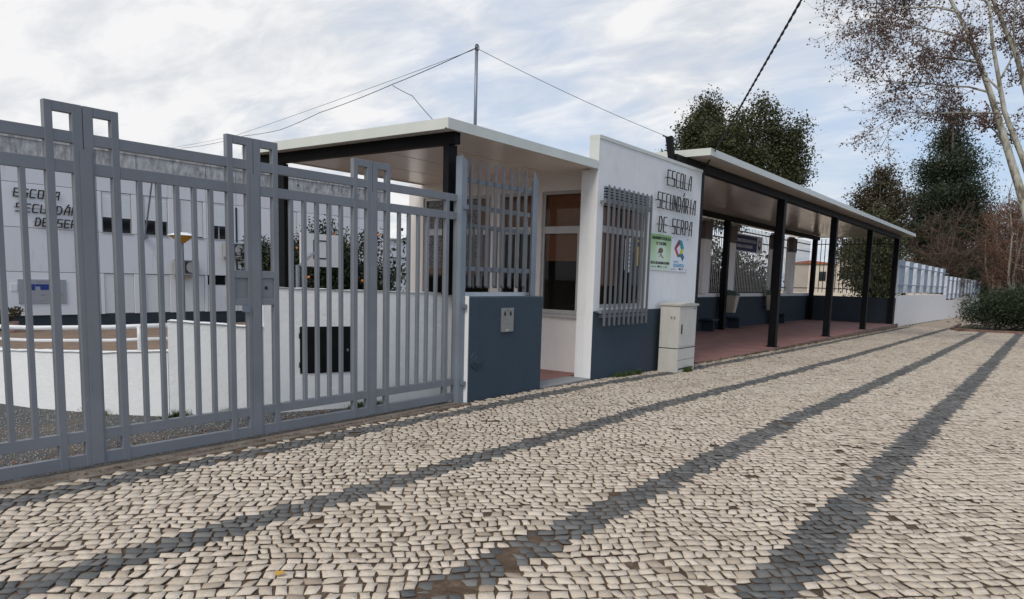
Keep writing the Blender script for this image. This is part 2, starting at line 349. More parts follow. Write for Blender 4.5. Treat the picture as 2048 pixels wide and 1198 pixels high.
def npmesh(name, V, F, mats, tone=None, midx=None, parent=None, smooth=False, kind=None, label=None, cat=None):
    """V (n,3) world, F list of face index arrays of equal length (m,k)"""
    me = bpy.data.meshes.new(name); V = np.asarray(V, np.float32) - np.array(wo(parent), np.float32)
    me.vertices.add(len(V)); me.vertices.foreach_set('co', V.ravel())
    Fs = F if isinstance(F, list) else [F]
    tot = sum(f.size for f in Fs); me.loops.add(tot); me.loops.foreach_set('vertex_index', np.concatenate([f.ravel() for f in Fs]).astype(np.int32))
    ln = np.concatenate([np.full(len(f), f.shape[1]) for f in Fs]); me.polygons.add(len(ln))
    me.polygons.foreach_set('loop_start', np.concatenate([[0], np.cumsum(ln)[:-1]]).astype(np.int32)); me.polygons.foreach_set('loop_total', ln.astype(np.int32))
    for m in mats: me.materials.append(M_[m])
    if midx is not None: me.polygons.foreach_set('material_index', midx.astype(np.int32))
    me.update(calc_edges=True)
    if smooth: me.polygons.foreach_set('use_smooth', [True]*len(me.polygons))
    if tone is not None:
        a = me.attributes.new('tone', 'FLOAT', 'POINT'); a.data.foreach_set('value', tone.astype(np.float32))
    o = bpy.data.objects.new(name, me); COL.objects.link(o); o.parent = parent
    return tag(o, label, cat, None, kind)
def text(body, size, parent, loc, mat, width=None, name='lettering', bold=0.0, align='CENTER', rot=(PI/2, 0, 0), depth=.001):
    c = bpy.data.curves.new(name, 'FONT'); c.body = body; c.size = size; c.align_x = align; c.align_y = 'CENTER'; c.extrude = depth; c.offset = bold
    c.resolution_u = 2
    o = bpy.data.objects.new(name, c); COL.objects.link(o); c.materials.append(M_[mat])
    o.parent = parent; o.location = Vector(loc) - wo(parent); o.rotation_euler = rot
    if width:
        bpy.context.view_layer.update(); k = width / max(o.dimensions[0], 1e-4); o.scale = (k, 1, 1)
    bpy.context.view_layer.update(); me = bpy.data.meshes.new_from_object(o); o2 = bpy.data.objects.new(name, me); COL.objects.link(o2)
    o2.parent = parent; o2.location = o.location; o2.rotation_euler = o.rotation_euler; o2.scale = o.scale
    bpy.data.objects.remove(o); return o2
ST = {'E': [[(1,1),(0,1),(0,0),(1,0)],[(0,.5),(.85,.5)]], 'S': [[(1,1),(0,1),(0,.52),(1,.52),(1,0),(0,0)]], 'C': [[(1,1),(.15,1),(0,.85),(0,.15),(.15,0),(1,0)]],
      'O': [[(0,.1),(0,1),(.9,1),(1,.9),(1,0),(.1,0),(0,.1)]], 'L': [[(0,1),(0,0),(1,0)]], 'A': [[(0,0),(.15,.6),(.5,1),(1,1),(1,0)],[(.1,.42),(1,.42)]],
      'U': [[(0,1),(0,0),(.85,0),(1,.15),(1,1)]], 'N': [[(0,0),(0,1),(1,0),(1,1)]], 'D': [[(0,0),(0,1),(.6,1),(1,.75),(1,.25),(.6,0),(0,0)]],
      'Á': [[(0,0),(.15,.6),(.5,1),(1,1),(1,0)],[(.1,.42),(1,.42)],[(.45,1.12),(.75,1.32)]], 'R': [[(0,0),(0,1),(.7,1),(1,.85),(1,.6),(.7,.48),(0,.48)],[(.45,.48),(1,0)]],
      'I': [[(.5,0),(.5,1)]], 'P': [[(0,0),(0,1),(.7,1),(1,.85),(1,.6),(.7,.48),(0,.48)]]}
def stroke_letter(ch, parent, x, z, wd, ht, y, th, dp, shear=0.0, mat='ink'):
    g = G()
    for k, pl in enumerate(ST[ch]):
        P = [Vector((x + a*wd + shear*b*ht, z + b*ht)) for a, b in pl]
        for i in range(len(P)-1):
            d = (P[i+1]-P[i]).normalized(); n_ = Vector((-d.y, d.x))*th/2; a = P[i]-d*th/2; b = P[i+1]+d*th/2
            g.prism([(a+n_)[:], (a-n_)[:], (b-n_)[:], (b+n_)[:]], 1, y + .0011*(i % 2) + .0006*k, y+dp + .0011*(i % 2) + .0006*k)
    return g.build('letter', mat, parent)
def lettering(name, label, rows, y, th, dp, shear, loc, wirey, mat='ink'):
    t = thing(name, label, 'lettering', loc)
    for s, x0, x1, z, ht in rows:
        n = len(s); pitch = (x1-x0)/(n-.35)
        for i, ch in enumerate(s):
            if ch != ' ': stroke_letter(ch, t, x0+i*pitch, z, pitch*.62, ht, y, th, dp, shear, mat)
        G().tube([(x0-.06*ht/.3, wirey, z+ht*.5), (x1, wirey, z+ht*.45)], .006*ht/.3, 5).build('mounting_wire', mat, t)
        g = G()
        for i in range(0, n, 2): g.tube([(x0+i*pitch+.02, wirey, z+ht*.48), (x0+i*pitch+.02, wirey+.07*ht/.3, z+ht*.48)], .004, 4)
        g.build('mounting_pin', mat, t)
    return t
def leaves(C, Rr, n, size, seed, aspect=1.0, tone_bias=0.0, shell=.55, clump=0, droop=0, spread=1.6):
    """leaf quads spread through ellipsoid lobes; C list of (x,y,z,rh,rv)"""
    rs = np.random.RandomState(seed); C = np.array(C, float)
    wgt = C[:, 3]**2*C[:, 4]; k = rs.choice(len(C), n, p=wgt/wgt.sum())
    if clump:
        nc = max(1, n//clump); kc = rs.choice(len(C), nc, p=wgt/wgt.sum())
        d = rs.normal(size=(nc, 3)); d /= np.linalg.norm(d, axis=1)[:, None]; r = (shell + (1-shell)*rs.rand(nc))*(1 + .12*rs.normal(size=nc))
        P0 = C[kc, :3] + d*r[:, None]*C[kc][:, [3, 3, 4]]
        tc_ = rs.rand(nc)
        idx = rs.randint(0, nc, n); P = P0[idx] + rs.normal(size=(n, 3))*size*spread*np.array([1, 1, .7])
        tone = np.clip(.55*tc_[idx] + .45*rs.rand(n) + tone_bias, 0, 1)
    else:
        d = rs.normal(size=(n, 3)); d /= np.linalg.norm(d, axis=1)[:, None]; r = shell + (1-shell)*rs.rand(n)
        P = C[k, :3] + d*r[:, None]*C[k][:, [3, 3, 4]]; tone = np.clip(rs.rand(n) + tone_bias, 0, 1)
    a = rs.normal(size=(n, 3)); a[:, 2] -= droop; a /= np.linalg.norm(a, axis=1)[:, None]
    b = np.cross(a, rs.normal(size=(n, 3))); b /= np.linalg.norm(b, axis=1)[:, None]
    s = size*(.6 + .8*rs.rand(n))[:, None]; a *= s*.5; b *= s*.5*aspect
    V = np.stack([P-a, P+b, P+a, P-b], 1).reshape(-1, 3); F = np.arange(4*n).reshape(n, 4)
    return V, F, np.repeat(tone, 4)
def crown(parent, lobes, n, size, mat, seed, name='crown', **k):
    V, F, tn = leaves(lobes, None, n, size, seed, **k)
    return npmesh(name, V, F, [mat], tn, parent=parent)
def limbs(parent, base, lobes, r0, mat, seed, name='trunk', up_to=.5):
    rs = random.Random(seed); g = G(); b = Vector(base)
    top = Vector((sum(l[0] for l in lobes)/len(lobes), sum(l[1] for l in lobes)/len(lobes), max(l[2] for l in lobes)))
    fork = b.lerp(top, .28)
    g.tube([b, b.lerp(fork, .5)+Vector((rs.uniform(-.1, .1), rs.uniform(-.1, .1), 0)), fork, fork.lerp(top, .5)+Vector((rs.uniform(-.3, .3), rs.uniform(-.3, .3), 0)), top], [r0, r0*.85, r0*.7, r0*.4, r0*.06], 7)
    for l in lobes:
        e = Vector(l[:3]); st = fork.lerp(top, max(0, min(.7, (e.z-fork.z)/(max(.1, top.z-fork.z))*.5))); m = st.lerp(e, .5) + Vector((rs.uniform(-.3, .3), rs.uniform(-.3, .3), .3))
        g.tube([st, m, e], [r0*.32, r0*.2, r0*.1], 5)
        for q in range(7):
            dv = Vector((rs.gauss(0, 1), rs.gauss(0, 1), rs.gauss(.5, .8))).normalized(); e2 = e + Vector((dv.x*l[3], dv.y*l[3], dv.z*l[4]))*.95
            g.tube([m.lerp(e, rs.random()), m.lerp(e2, .6)+Vector((0, 0, .1)), e2], [r0*.1, r0*.06, r0*.02], 4)
    return g.build(name, mat, parent, smooth=True)

# ------------------------------------------------------------------ ground
ZP = [(-500, 0), (9, 0), (13, -.07), (20, -.15), (39, -.27), (71, -.57), (200, -1.8), (1500, -8)]
def zg(x, y=0):
    return float(np.interp(x, [p[0] for p in ZP], [p[1] for p in ZP]))
def sheet(name, xs, ys, zf, mat, label=None, kind='structure', dz=0):
    V = np.array([(x, y, zf(x, y)+dz) for x in xs for y in ys]); nx, ny = len(xs), len(ys)
    F = np.array([(i*ny+j, (i+1)*ny+j, (i+1)*ny+j+1, i*ny+j+1) for i in range(nx-1) for j in range(ny-1)])
    return npmesh(name, V, F, [mat], kind=kind, smooth=True)
def yz(x, y):     # school yard: level behind the gate, then falling gently to the school
    return -.02 + float(np.interp(y, [6.05, 9, 26, 60], [0, -.02, -.46, -.6]))
def ez(x, y):
    a = zg(x) - .12
    return min(a, yz(x, y) - .1) if y > 6 else a
lin = lambda a, b, n: list(np.linspace(a, b, n))
sheet('ground', [-900, -300, -100, -40] + lin(-20, 80, 51) + [100, 140, 200, 400, 900, 1400], [-1200, -400, -100, -30, -10, 0, 3, 6] + lin(7, 40, 23) + [60, 100, 200, 500, 1200], ez, 'earth')
sheet('gravel_yard', lin(-30, 10.55, 30), [6.06] + lin(6.6, 14, 12) + lin(16, 26.0, 5), yz, 'gravel')
sheet('patio', lin(4.2, 60, 30), [8.4] + lin(9.5, 25.9, 12), lambda x, y: yz(x, y) + .012 if y > 10.3 or x < 10 else -.6, 'tan')
sheet('sidewalk_bed', lin(-12, 71, 84), lin(-2.6, 6.0, 9), lambda x, y: zg(x) + .0005, 'soil')
sheet('sidewalk_far', lin(41, 140, 50), lin(3.2, 5.93, 4), lambda x, y: zg(x) + .004, 'cob')
sheet('road', [-400, -100] + lin(-40, 200, 61) + [500], [-11, -9, -6, -2.75], lambda x, y: zg(x) - .11, 'asph')
G().prism([(-40, -2.75), (71, -2.75), (71, -2.6), (-40, -2.6)], 2, -.2, .0).build('kerb_street', 'kerb', kind='structure')
# threshold strip under the gate
G().prism([(-3, 5.72), (7.05, 5.80), (7.05, 6.06), (-3, 6.06)], 2, -.05, .006).build('gate_threshold', 'kerb', kind='structure')
bx(8.72, 10.2, 5.90, 6.30, -.08, .012).build('entrance_threshold', 'conc', kind='structure')
bx(8.72, 10.6, 6.30, 10.4, -.08, .016).build('entrance_floor', 'red', kind='structure')

# ------------------------------------------------------------------ cobbles
STRIPES = [([1.8, 12, 28, 41], [5.52, 5.52, 5.52, 5.52], .115), ([1.2, 5, 40], [3.98, 3.96, 3.92], .125), ([2, 40], [2.36, 2.36], .135), ([2, 40], [1.05, 1.05], .15), ([0, 40], [-.5, -.5], .15)]
def warp(x, y):
    return (x + .030*np.sin(1.9*y+.7*x) + .018*np.sin(5.3*x+2.1*y+1) + .005*np.sin(11*y-4*x), y + .034*np.sin(1.5*x+1.3) + .018*np.sin(4.7*y-3.1*x) + .005*np.sin(9*x+6*y))
def cobbles():
    rs = np.random.RandomState(3); W = .087; c45 = math.sqrt(.5); U = []
    umin, umax, vmin, vmax = -32, 8, -3, 36
    v = vmin
    while v < vmax:
        wd = W*rs.uniform(.84, 1.16); n = int((umax-umin)/.075); ln = rs.uniform(.056, .108, n); e = umin + rs.uniform(-.1, .1) + np.concatenate([[0], np.cumsum(ln)])
        e = e[e < umax]; u0, u1 = e[:-1], e[1:]
        um = (u0+u1)/2; X = (v+wd/2 - um)*c45; Y = (um + v+wd/2)*c45
        # u along (1,1), v along (-1,1)
        keep = (X > .3) & (X < 41) & (Y > np.where(X < 14, -1.2, -.8)) & (Y < 5.98)
        if keep.any():
            k = keep.sum(); U.append(np.stack([u0[keep], u1[keep], np.full(k, v), np.full(k, v+wd)], 1))
        v += wd
    U = np.concatenate(U); n = len(U)
    u0, u1, v0, v1 = U.T; g = rs.uniform(.0022, .0062, (n, 4)) + .007*rs.rand(n, 4)**4; j = lambda: rs.normal(0, .0040, n)
    u0 = u0+g[:, 0]; u1 = u1-g[:, 1]; v0 = v0+g[:, 2]; v1 = v1-g[:, 3]
    um = (u0+u1)/2 + j()*1.5; vm = (v0+v1)/2 + j()*1.5; b = rs.uniform(-.003, .0025, (n, 4))
    sk = rs.uniform(-.012, .012, n)
    P = [(u0+j()+sk, v0+j()), (um+sk, v0+b[:, 0]), (u1+j()+sk, v0+j()), (u1+b[:, 1], vm), (u1+j()-sk, v1+j()), (um-sk, v1+b[:, 2]), (u0+j()-sk, v1+j()), (u0+b[:, 3], vm)]
    cu = (u0+u1)/2; cv = (v0+v1)/2; CX, CY = (cv-cu)*c45, (cu+cv)*c45; CX, CY = warp(CX, CY)
    ok = (CY < np.where(CX < 7.05, 5.72, np.where((CX > 11.7) & (CX < 13.3), 5.86, 5.845))) & ~((CX > 39.0) & (CY < 3.3)) & ~((CX > 37) & (CY < 3.4) & ((CX-37)*1.0 > (3.6-CY)*2.2+.6))
    zb = np.interp(CX, [p[0] for p in ZP], [p[1] for p in ZP])
    dark = np.zeros(n, bool)
    for xs, ys, hw in STRIPES: dark |= np.abs(CY - np.interp(CX, xs, ys)) < hw*(1+.0*CX)
    top = .010 + rs.uniform(-.003, .004, n)
    # worn patches where soil has covered the stones of the third stripe, and scattered sunk stones
    for px, py, pr in ((3.34, 2.44, .12), (3.12, 2.30, .06), (3.60, 2.42, .10), (2.72, 2.36, .11), (3.48, 2.58, .05), (8.6, 2.36, .09), (6.3, 4.9, .05)):
        dd = np.hypot(CX-px + .03*np.sin(CY*40), CY-py + .03*np.sin(CX*37)); top -= .016*np.clip(1.55 - dd/pr, 0, 1)
    top[rs.rand(n) < .008] -= .011; lown = np.sin(CX*3.1+2*np.sin(CY*2.3))*np.sin(CY*4.1+1.5*np.sin(CX*1.7)); top -= .0045*np.clip(lown-.35, 0, 1)
    top += .004*np.sin(CX*2.2)*np.sin(CY*2.7+1)
    tx, ty = rs.uniform(-.022, .022, n), rs.uniform(-.022, .022, n)
    ins = .925
    V = np.zeros((n, 16, 3), np.float32)
    for i, (pu, pv) in enumerate(P):
        for lay, (sc, zz) in enumerate(((ins + .02*(i % 2), None), (1.0, -.03))):
            qu = cu + (pu-cu)*sc; qv = cv + (pv-cv)*sc; x, y = warp((qv-qu)*c45, (qu+qv)*c45)
            V[:, lay*8+i, 0] = x; V[:, lay*8+i, 1] = y
            V[:, lay*8+i, 2] = zb + (top + tx*(x-CX) + ty*(y-CY) if lay == 0 else np.minimum(top-.006, .012) - 0*x)
    V[:, 8:, 2] = np.minimum(V[:, 8:, 2], V[:, :8, 2] - .005)
    V = V[ok]; dark = dark[ok]; CX, CY, zb = CX[ok], CY[ok], zb[ok]; n = len(V)
    tone = np.clip(rs.normal(.60, .24, n) + .10*np.sin(CX*1.1+CY)*np.sin(CY*1.7) - .12*(rs.rand(n) < .12), 0, 1)
    # the 300 stones that show largest: nearest ones inside the picture
    D = np.stack([CX, CY, zb-1.6], 1); zc = D @ np.array(fw); xx = 1024 + 1463.5*(D @ np.array(r2))/zc; yy = 734.7 - 1463.5*(D @ np.array(u2))/zc
    inside = (zc > .1) & (xx > -5) & (xx < 2053) & (yy < 1205); area = np.where(inside, 1/np.maximum(zc, .1)**3*(1.6), 0)
    big = set(np.argsort(-area)[:300].tolist())
    pave = thing('cobbled_sidewalk', None, None, (0, 0, 0)); pave['kind'] = 'structure'
    topf = np.arange(8)[::-1]; sides = np.array([((i+1) % 8, 8+(i+1) % 8, 8+i, i) for i in range(8)])
    rest = np.array([i for i in range(n) if i not in big]); Vr = V[rest]; m = len(rest); off = (np.arange(m)*16)[:, None]
    F1 = off + topf[None]; F2 = (off[:, :, None] + sides[None]).reshape(-1, 4)
    mi = np.concatenate([dark[rest].astype(int), np.repeat(dark[rest].astype(int), 8)])
    npmesh('cobblestones', Vr.reshape(-1, 3), [F1, F2], ['cob', 'cobd'], np.repeat(tone[rest], 16), mi, parent=pave, kind='stuff')
    for i in sorted(big):
        c = V[i].mean(0); me_o = npmesh('cobblestone', V[i], [topf[None], sides], ['cobd' if dark[i] else 'cob'], np.full(16, tone[i]), parent=None)
        me_o.data.transform(Matrix.Translation(-Vector(c))); me_o.location = Vector(c); me_o.parent = pave
    return n
print('cobbles', cobbles())

# ------------------------------------------------------------------ boxes on shared meshes
_bc = {}
def pc(name, parent, x0, x1, y0, y1, z0, z1, mat, label=None, slant=None, bevel=0):
    """a box-shaped piece as its own object; pieces of one size share one mesh. slant: ends cut on the bias (dz)"""
    d = (round(x1-x0, 4), round(y1-y0, 4), round(z1-z0, 4)); key = (name, d, mat, slant)
    if key not in _bc:
        g = G()
        if slant: g.prism([(0, slant[0]), (d[0], 0 if slant[0] else 0), (d[0], d[2]-slant[1]), (0, d[2])], 1, 0, d[1])
        else: g.box(0, d[0], 0, d[1], 0, d[2])
        _bc[key] = g.mesh(name, mat, bevel=bevel)
    return inst(name, _bc[key], parent, (x0, y0, z0), label=label)

# ------------------------------------------------------------------ the folding gate
LW = 1.463
def gate_leaf(x0, tl, tr, label, lock=None, cover=True):
    t = thing('gate_leaf', label, 'gate', (x0, 6.0, 0), 'four hinged leaves of the school gate')
    x1 = x0 + LW - .006; Y0, Y1 = 6.0, 6.055
    T, A0, A1, B0, B1, C0, C1, D0, D1 = 2.79, 2.505, 2.59, 2.285, 2.375, .225, .31, .03, .125
    P = lambda n, a, b, c, d, r=0, m='gate': pc(n, t, a, b, Y0+r, Y1-r, c, d, m, bevel=.0025)
    for side, tw in ((0, tl), (1, tr)):
        s0, s1 = (x0, x0+.072) if side == 0 else (x1-.072, x1)
        m0, m1 = (x0+.205, x0+.262) if side == 0 else (x1-.262, x1-.205)
        P('stile', s0, s1, D0, T if tw else A1); P('upright', m0, m1, D0, T if tw else A1)
        a, b = (s1, m0) if side == 0 else (m1, s0)
        if tw: P('tower_rail', a, b, T-.07, T, .002)
        if lock == side or lock == 2:
            P('lock_rail', a, b, 1.525, 1.595, .002); P('lock_rail', a, b, 1.275, 1.345, .002); P('lock_plate', a, b, 1.345, 1.525, .014)
    for z0, z1, n in ((A0, A1, 'top_rail'), (B0, B1, 'upper_rail'), (C0, C1, 'lower_rail'), (D0+.001, D1, 'bottom_rail')):
        P(n, x0+.07, x1-.07, z0, z1, .003)
    ia, ib = x0+.262, x1-.262; pit = (ib-ia)/6
    for k in range(5):
        c = ia + pit*(k+1); pc('picket', t, c-.0195, c+.0195, Y0+.004, Y1-.014, C1-.002, B0+.002, 'gate', bevel=.002)
    if cover: pc('cover_strip', t, x0-.035, x0+.05, 5.992, 5.9995, .04, 2.47, 'gate')
    return t
gate_leaf(2.647-LW, False, True, 'leftmost grey gate leaf, cut off by the photo edge', cover=False)
l2 = gate_leaf(2.647, True, True, 'tall grey gate leaf second from the left, in front of the school windows', lock=1)
l3 = gate_leaf(2.647+LW, True, True, 'grey gate leaf with the keyhole plate, in front of the black wall hatch', lock=0)
l4 = gate_leaf(2.647+2*LW, True, False, 'grey gate leaf hinged to the post beside the blue wall')
G().disc((4.235, 1.435), .017, 1, (6.010, 6.0139)).build('keyhole', 'ink', l3)
pc('latch', l2, 3.965, 4.035, 5.985, 6.0, 1.215, 1.275, 'galv')
G().tube([(4.46, 6.07, .30), (4.66, 6.07, .30)], .009, 6).build('floor_bolt', 'galv', l3)
for z in (2.43, 1.22, .25):
    g = G().box(7.0, 7.05, 5.885, 5.93, z-.015, z+.03)
    g.build('hinge', 'galv', l4)

# ------------------------------------------------------------------ gate post, blue wall and picket fence
t = thing('gate_post', 'tall grey steel post with a slanted top between gate and blue wall', 'post', (7.0, 5.95, 0))
G().prism([(6.965, 0), (7.062, 0), (7.062, 3.0), (6.965, 3.06)], 1, 5.93, 5.945).build('front_flange', 'gatelt', t)
bx(6.965, 6.978, 5.946, 6.03, 0, 3.05).build('side_flange', 'gatelt', t); bx(7.03, 7.045, 5.946, 6.05, 0, 2.99).build('back_flange', 'gatelt', t)
t = thing('blue_wall', 'slate blue pillar wall with a steel plate, between gate and entrance', 'wall', (7.9, 5.95, 0))
bx(7.078, 8.725, 5.87, 6.04, -.05, 1.342).build('painted_face', 'blue', t, bevel=.012)
bx(7.068, 7.0775, 5.875, 6.06, -.05, 1.352).build('white_edge', 'wall', t)
bx(7.07, 8.62, 6.041, 6.20, -.05, 1.39).build('white_back', 'wall', t)
g = G().disc((7.235, .535), .115, 1, (5.856, 5.871), 28); g.build('relief_disc', 'blue', t)
G().disc((7.235, .535), .085, 1, (5.848, 5.857), 28).build('relief_ring', 'blue', t)
G().disc((7.235, .535), .055, 1, (5.835, 5.849), 24).build('relief_boss', 'blue', t)
t = thing('intercom_plate', 'steel letter and bell plate fixed on the slate blue wall', 'plate', (7.86, 5.86, 1.03))
bx(7.722, 7.995, 5.846, 5.8695, .872, 1.192).build('plate', 'alud', t, bevel=.003)
for cx_ in (7.795, 7.92):
    G().prism([(cx_-.02, 1.105), (cx_-.012, 1.085), (cx_+.012, 1.085), (cx_+.02, 1.105), (cx_+.02, 1.13), (cx_+.008, 1.135), (cx_+.01, 1.15), (cx_-.01, 1.15), (cx_-.008, 1.135), (cx_-.02, 1.13)], 1, 5.8435, 5.8459).build('pictogram', 'ink', t)
G().disc((7.857, 1.158), .009, 1, (5.8435, 5.8459)).build('screw', 'ink', t)
bx(7.83, 7.885, 5.8435, 5.8459, .885, .905).build('tag', 'paper', t); bx(7.842, 7.873, 5.842, 5.8434, .89, .9).build('print', 'ink', t)
bx(7.81, 7.90, 5.8438, 5.8459, .972, .980).build('print', 'greyink', t); bx(7.845, 7.85, 5.8438, 5.8459, 1.0, 1.05).build('print', 'greyink', t)

t = thing('picket_fence', 'grey picket fence with slanted tips standing on the blue wall', 'fence', (7.8, 5.97, 1.35))
G().prism([(8.50, 1.343), (8.60, 1.343), (8.60, 2.94), (8.50, 3.05)], 1, 5.925, 5.937).build('end_post', 'gatelt', t)
bx(8.588, 8.60, 5.938, 6.03, 1.35, 2.94).build('end_post_flange', 'gatelt', t)
for k in range(8):
    c = 7.155 + k*.168; pc('picket', t, c-.013, c+.013, 5.925, 5.965, 1.45, 3.035, 'picket', slant=(.03, .045))
for z in (2.755, 1.665): pc('rail', t, 7.063, 8.50, 5.966, 5.985, z, z+.055, 'gatelt')
t = thing('pedestrian_gate', 'grey pedestrian gate slid open behind the picket fence', 'gate', (8.1, 6.22, 0))
for z in (2.47, 2.22, 1.66): pc('rail', t, 7.32, 8.86, 6.235, 6.275, z, z+.06, 'gate')
for k in range(9):
    c = 7.40 + k*.165; pc('picket', t, c-.015, c+.015, 6.21, 6.234, 1.44, 2.24, 'picket', slant=(.03, .0001))
for c in (7.32, 8.82): pc('stile', t, c, c+.05, 6.276, 6.31, .1, 2.53, 'gate')
t = thing('gate_jamb', 'narrow grey steel jamb standing against the end of the sign wall', 'post', (10.42, 6.2, 0))
bx(10.37, 10.43, 6.14, 6.19, .01, 2.58).build('channel', 'gate', t); bx(10.44, 10.47, 6.20, 6.26, .01, 2.0).build('strip', 'galv', t)

# ------------------------------------------------------------------ curved yard wall behind the gate
def wallrun(name, pts, th, z0, z1a, z1b, mat, parent, jig=.012, seed=0):
    rs = random.Random(seed); P = [Vector(p) for p in pts]; n = len(P); nr = []
    for i in range(n):
        d = (P[min(i+1, n-1)] - P[max(i-1, 0)]).normalized(); nr.append(Vector((-d.y, d.x)))
    V = []
    for i, p in enumerate(P):
        z1 = z1a + (z1b-z1a)*i/(n-1) + rs.uniform(-jig, jig)*.5; q = p + nr[i]*th
        V += [(p.x, p.y, z0), (p.x, p.y, z1-.015), (p.x+nr[i].x*.02, p.y+nr[i].y*.02, z1), (q.x-nr[i].x*.02, q.y-nr[i].y*.02, z1), (q.x, q.y, z1-.015), (q.x, q.y, z0)]
    F = []
    for i in range(n-1):
        for k in range(6): F.append((i*6+k, i*6+(k+1) % 6, (i+1)*6+(k+1) % 6, (i+1)*6+k))
    F += [tuple(range(6)), tuple(range((n-1)*6, n*6))]
    g = G().add(V, F); return g.build(name, mat, parent)
def spl(pts, n):
    out_ = []
    for i in range(len(pts)-1):
        for k in range(n): out_.append(tuple(Vector(pts[i]).lerp(Vector(pts[i+1]), k/n)))
    return out_ + [pts[-1]]
yw = thing('yard_wall', 'stepped white plastered wall curving away behind the gate', 'wall', (5.5, 7, 0))
wallrun('tall_section', spl([(4.99, 7.15), (5.89, 6.74), (7.07, 6.20)][::-1], 8), -.20, -.1, 1.375, 1.42, 'wallyard', yw, seed=1)
wallrun('middle_section', spl([(4.19, 7.73), (4.55, 7.44), (4.986, 7.152)][::-1], 5), -.20, -.1, .965, 1.03, 'wallyard', yw, seed=2)
wallrun('low_section', spl([(3.30, 12.5), (3.34, 10.06), (3.44, 9.37), (3.80, 8.36), (4.184, 7.735)][::-1], 5), -.20, -.12, .70, .53, 'wallyard', yw, seed=3)
h = thing('wall_hatch', 'black metal hatch door set in the white wall behind the gate', 'hatch', (5.6, 6.9, .7))
a = Vector((5.36, 6.985)); b = Vector((5.93, 6.722)); d = (b-a).normalized(); nrm = Vector((d.y, -d.x))
def onw(p0, p1, o0, o1, z0, z1):
    A = a + d*p0; B = a + d*p1
    return G().prism([(A+nrm*o0)[:], (B+nrm*o0)[:], (B+nrm*o1)[:], (A+nrm*o1)[:]], 2, z0, z1)
L_ = (b-a).length
onw(0, L_, -.02, .012, .42, .965).build('frame', 'black', h); onw(.015, L_-.015, .0125, .022, .435, .95).build('door', 'black', h)
for z in (.52, .86): onw(-.012, .02, .012, .03, z-.03, z+.03).build('hinge', 'black', h)
onw(L_-.08, L_-.06, .0225, .03, .67, .70).build('latch', 'galv', h)
hr = thing('handrail', 'white tubular handrail on top of the low yard wall', 'handrail', (3.7, 8.9, .6))
rp = [(3.44, 12.3), (3.44, 10.06), (3.54, 9.42), (3.90, 8.42), (4.25, 7.85)]
for dz, rr in ((.27, .026), (.125, .017)):
    G().tube([(p[0], p[1], zz+dz) for p, zz in zip(rp, (.53, .575, .60, .655, .70))], rr, 10).build('rail', 'whitepvc', hr, smooth=True)
for p, zz in (((4.08, 8.12), .68), ((3.44, 10.4), .57)):
    G().tube([(p[0], p[1], zz-.02), (p[0], p[1], zz+.27)], .026, 8).build('post', 'whitepvc', hr, smooth=True)

# ------------------------------------------------------------------ gatehouse
gh = thing('gatehouse', 'white gatehouse with flat overhanging roof beside the school gate', 'gatehouse', (10.6, 8, 0))
SX0, SX1, SY = 10.2, 14.32, 5.90
# street wall with a window hole; blue dado below 1.10
WX0, WX1, WZ0, WZ1 = 10.40, 12.02, 1.13, 3.06
sw = bx(SX0, WX0, SY, SY+.16, -.12, 3.78)
for q in ((WX1, SX1, SY, SY+.16, -.12, 3.78), (WX0, WX1, SY, SY+.16, -.12, WZ0), (WX0, WX1, SY, SY+.16, WZ1, 3.78)): sw.box(*q)
sw.build('street_wall', 'wall', gh)
bx(SX0+.004, SX1-.001, SY-.006, SY-.0005, -.12, 1.095).build('blue_dado', 'blue', gh)
bx(SX0-.012, SX1+.012, SY-.014, SY+.174, 3.78, 3.835).build('coping', 'fascia', gh)
bx(SX0-.012, SX0-.001, SY-.008, SY+.17, 3.40, 3.779).build('end_cap', 'fascia', gh)
bx(SX0-.002, SX0+.4, SY+.161, SY+.30, -.1, 3.31).build('end_return', 'wall', gh)
FX = 10.6
holes = [(6.40, 7.22, .99, 3.07), (7.34, 8.13, .02, 3.07), (8.32, 10.0, .99, 3.07)]
g = G(); ys = [6.2, 6.40, 7.22, 7.34, 8.13, 8.32, 10.0, 10.38]
for i in range(0, 7, 2): g.box(FX, FX+.16, ys[i], ys[i+1], -.1, 3.342)
for y0, y1, z0, z1 in holes:
    if z0 > .1: g.box(FX, FX+.16, y0, y1, -.1, z0)
    g.box(FX, FX+.16, y0, y1, z1, 3.342)
g.build('yard_wall_face', 'wallwarm', gh)
bx(FX+.161, 14.3, 10.22, 10.38, -.1, 3.31).build('rear_wall', 'wallwarm', gh); bx(14.14, 14.3, 6.061, 10.219, -.1, 3.31).build('far_wall', 'wallwarm', gh)
bx(FX+.161, 14.10, 6.10, 10.18, -.05, .03).build('inside_floor', 'brown', gh)
bx(14.11, 14.138, 6.07, 10.21, -.05, 3.33).build('room_shade_lining', 'darkgap', gh); bx(FX+.161, 14.10, 10.19, 10.218, -.05, 3.33).build('room_shade_lining', 'darkgap', gh); bx(FX+.5, 14.10, 7.9, 7.95, -.05, 3.33).build('inside_partition', 'brown', gh)  # dark lining sheets added so that the room looks unlit
bx(FX+.35, FX+.95, 6.3, 7.2, .70, .74).build('desk', 'brown', gh)
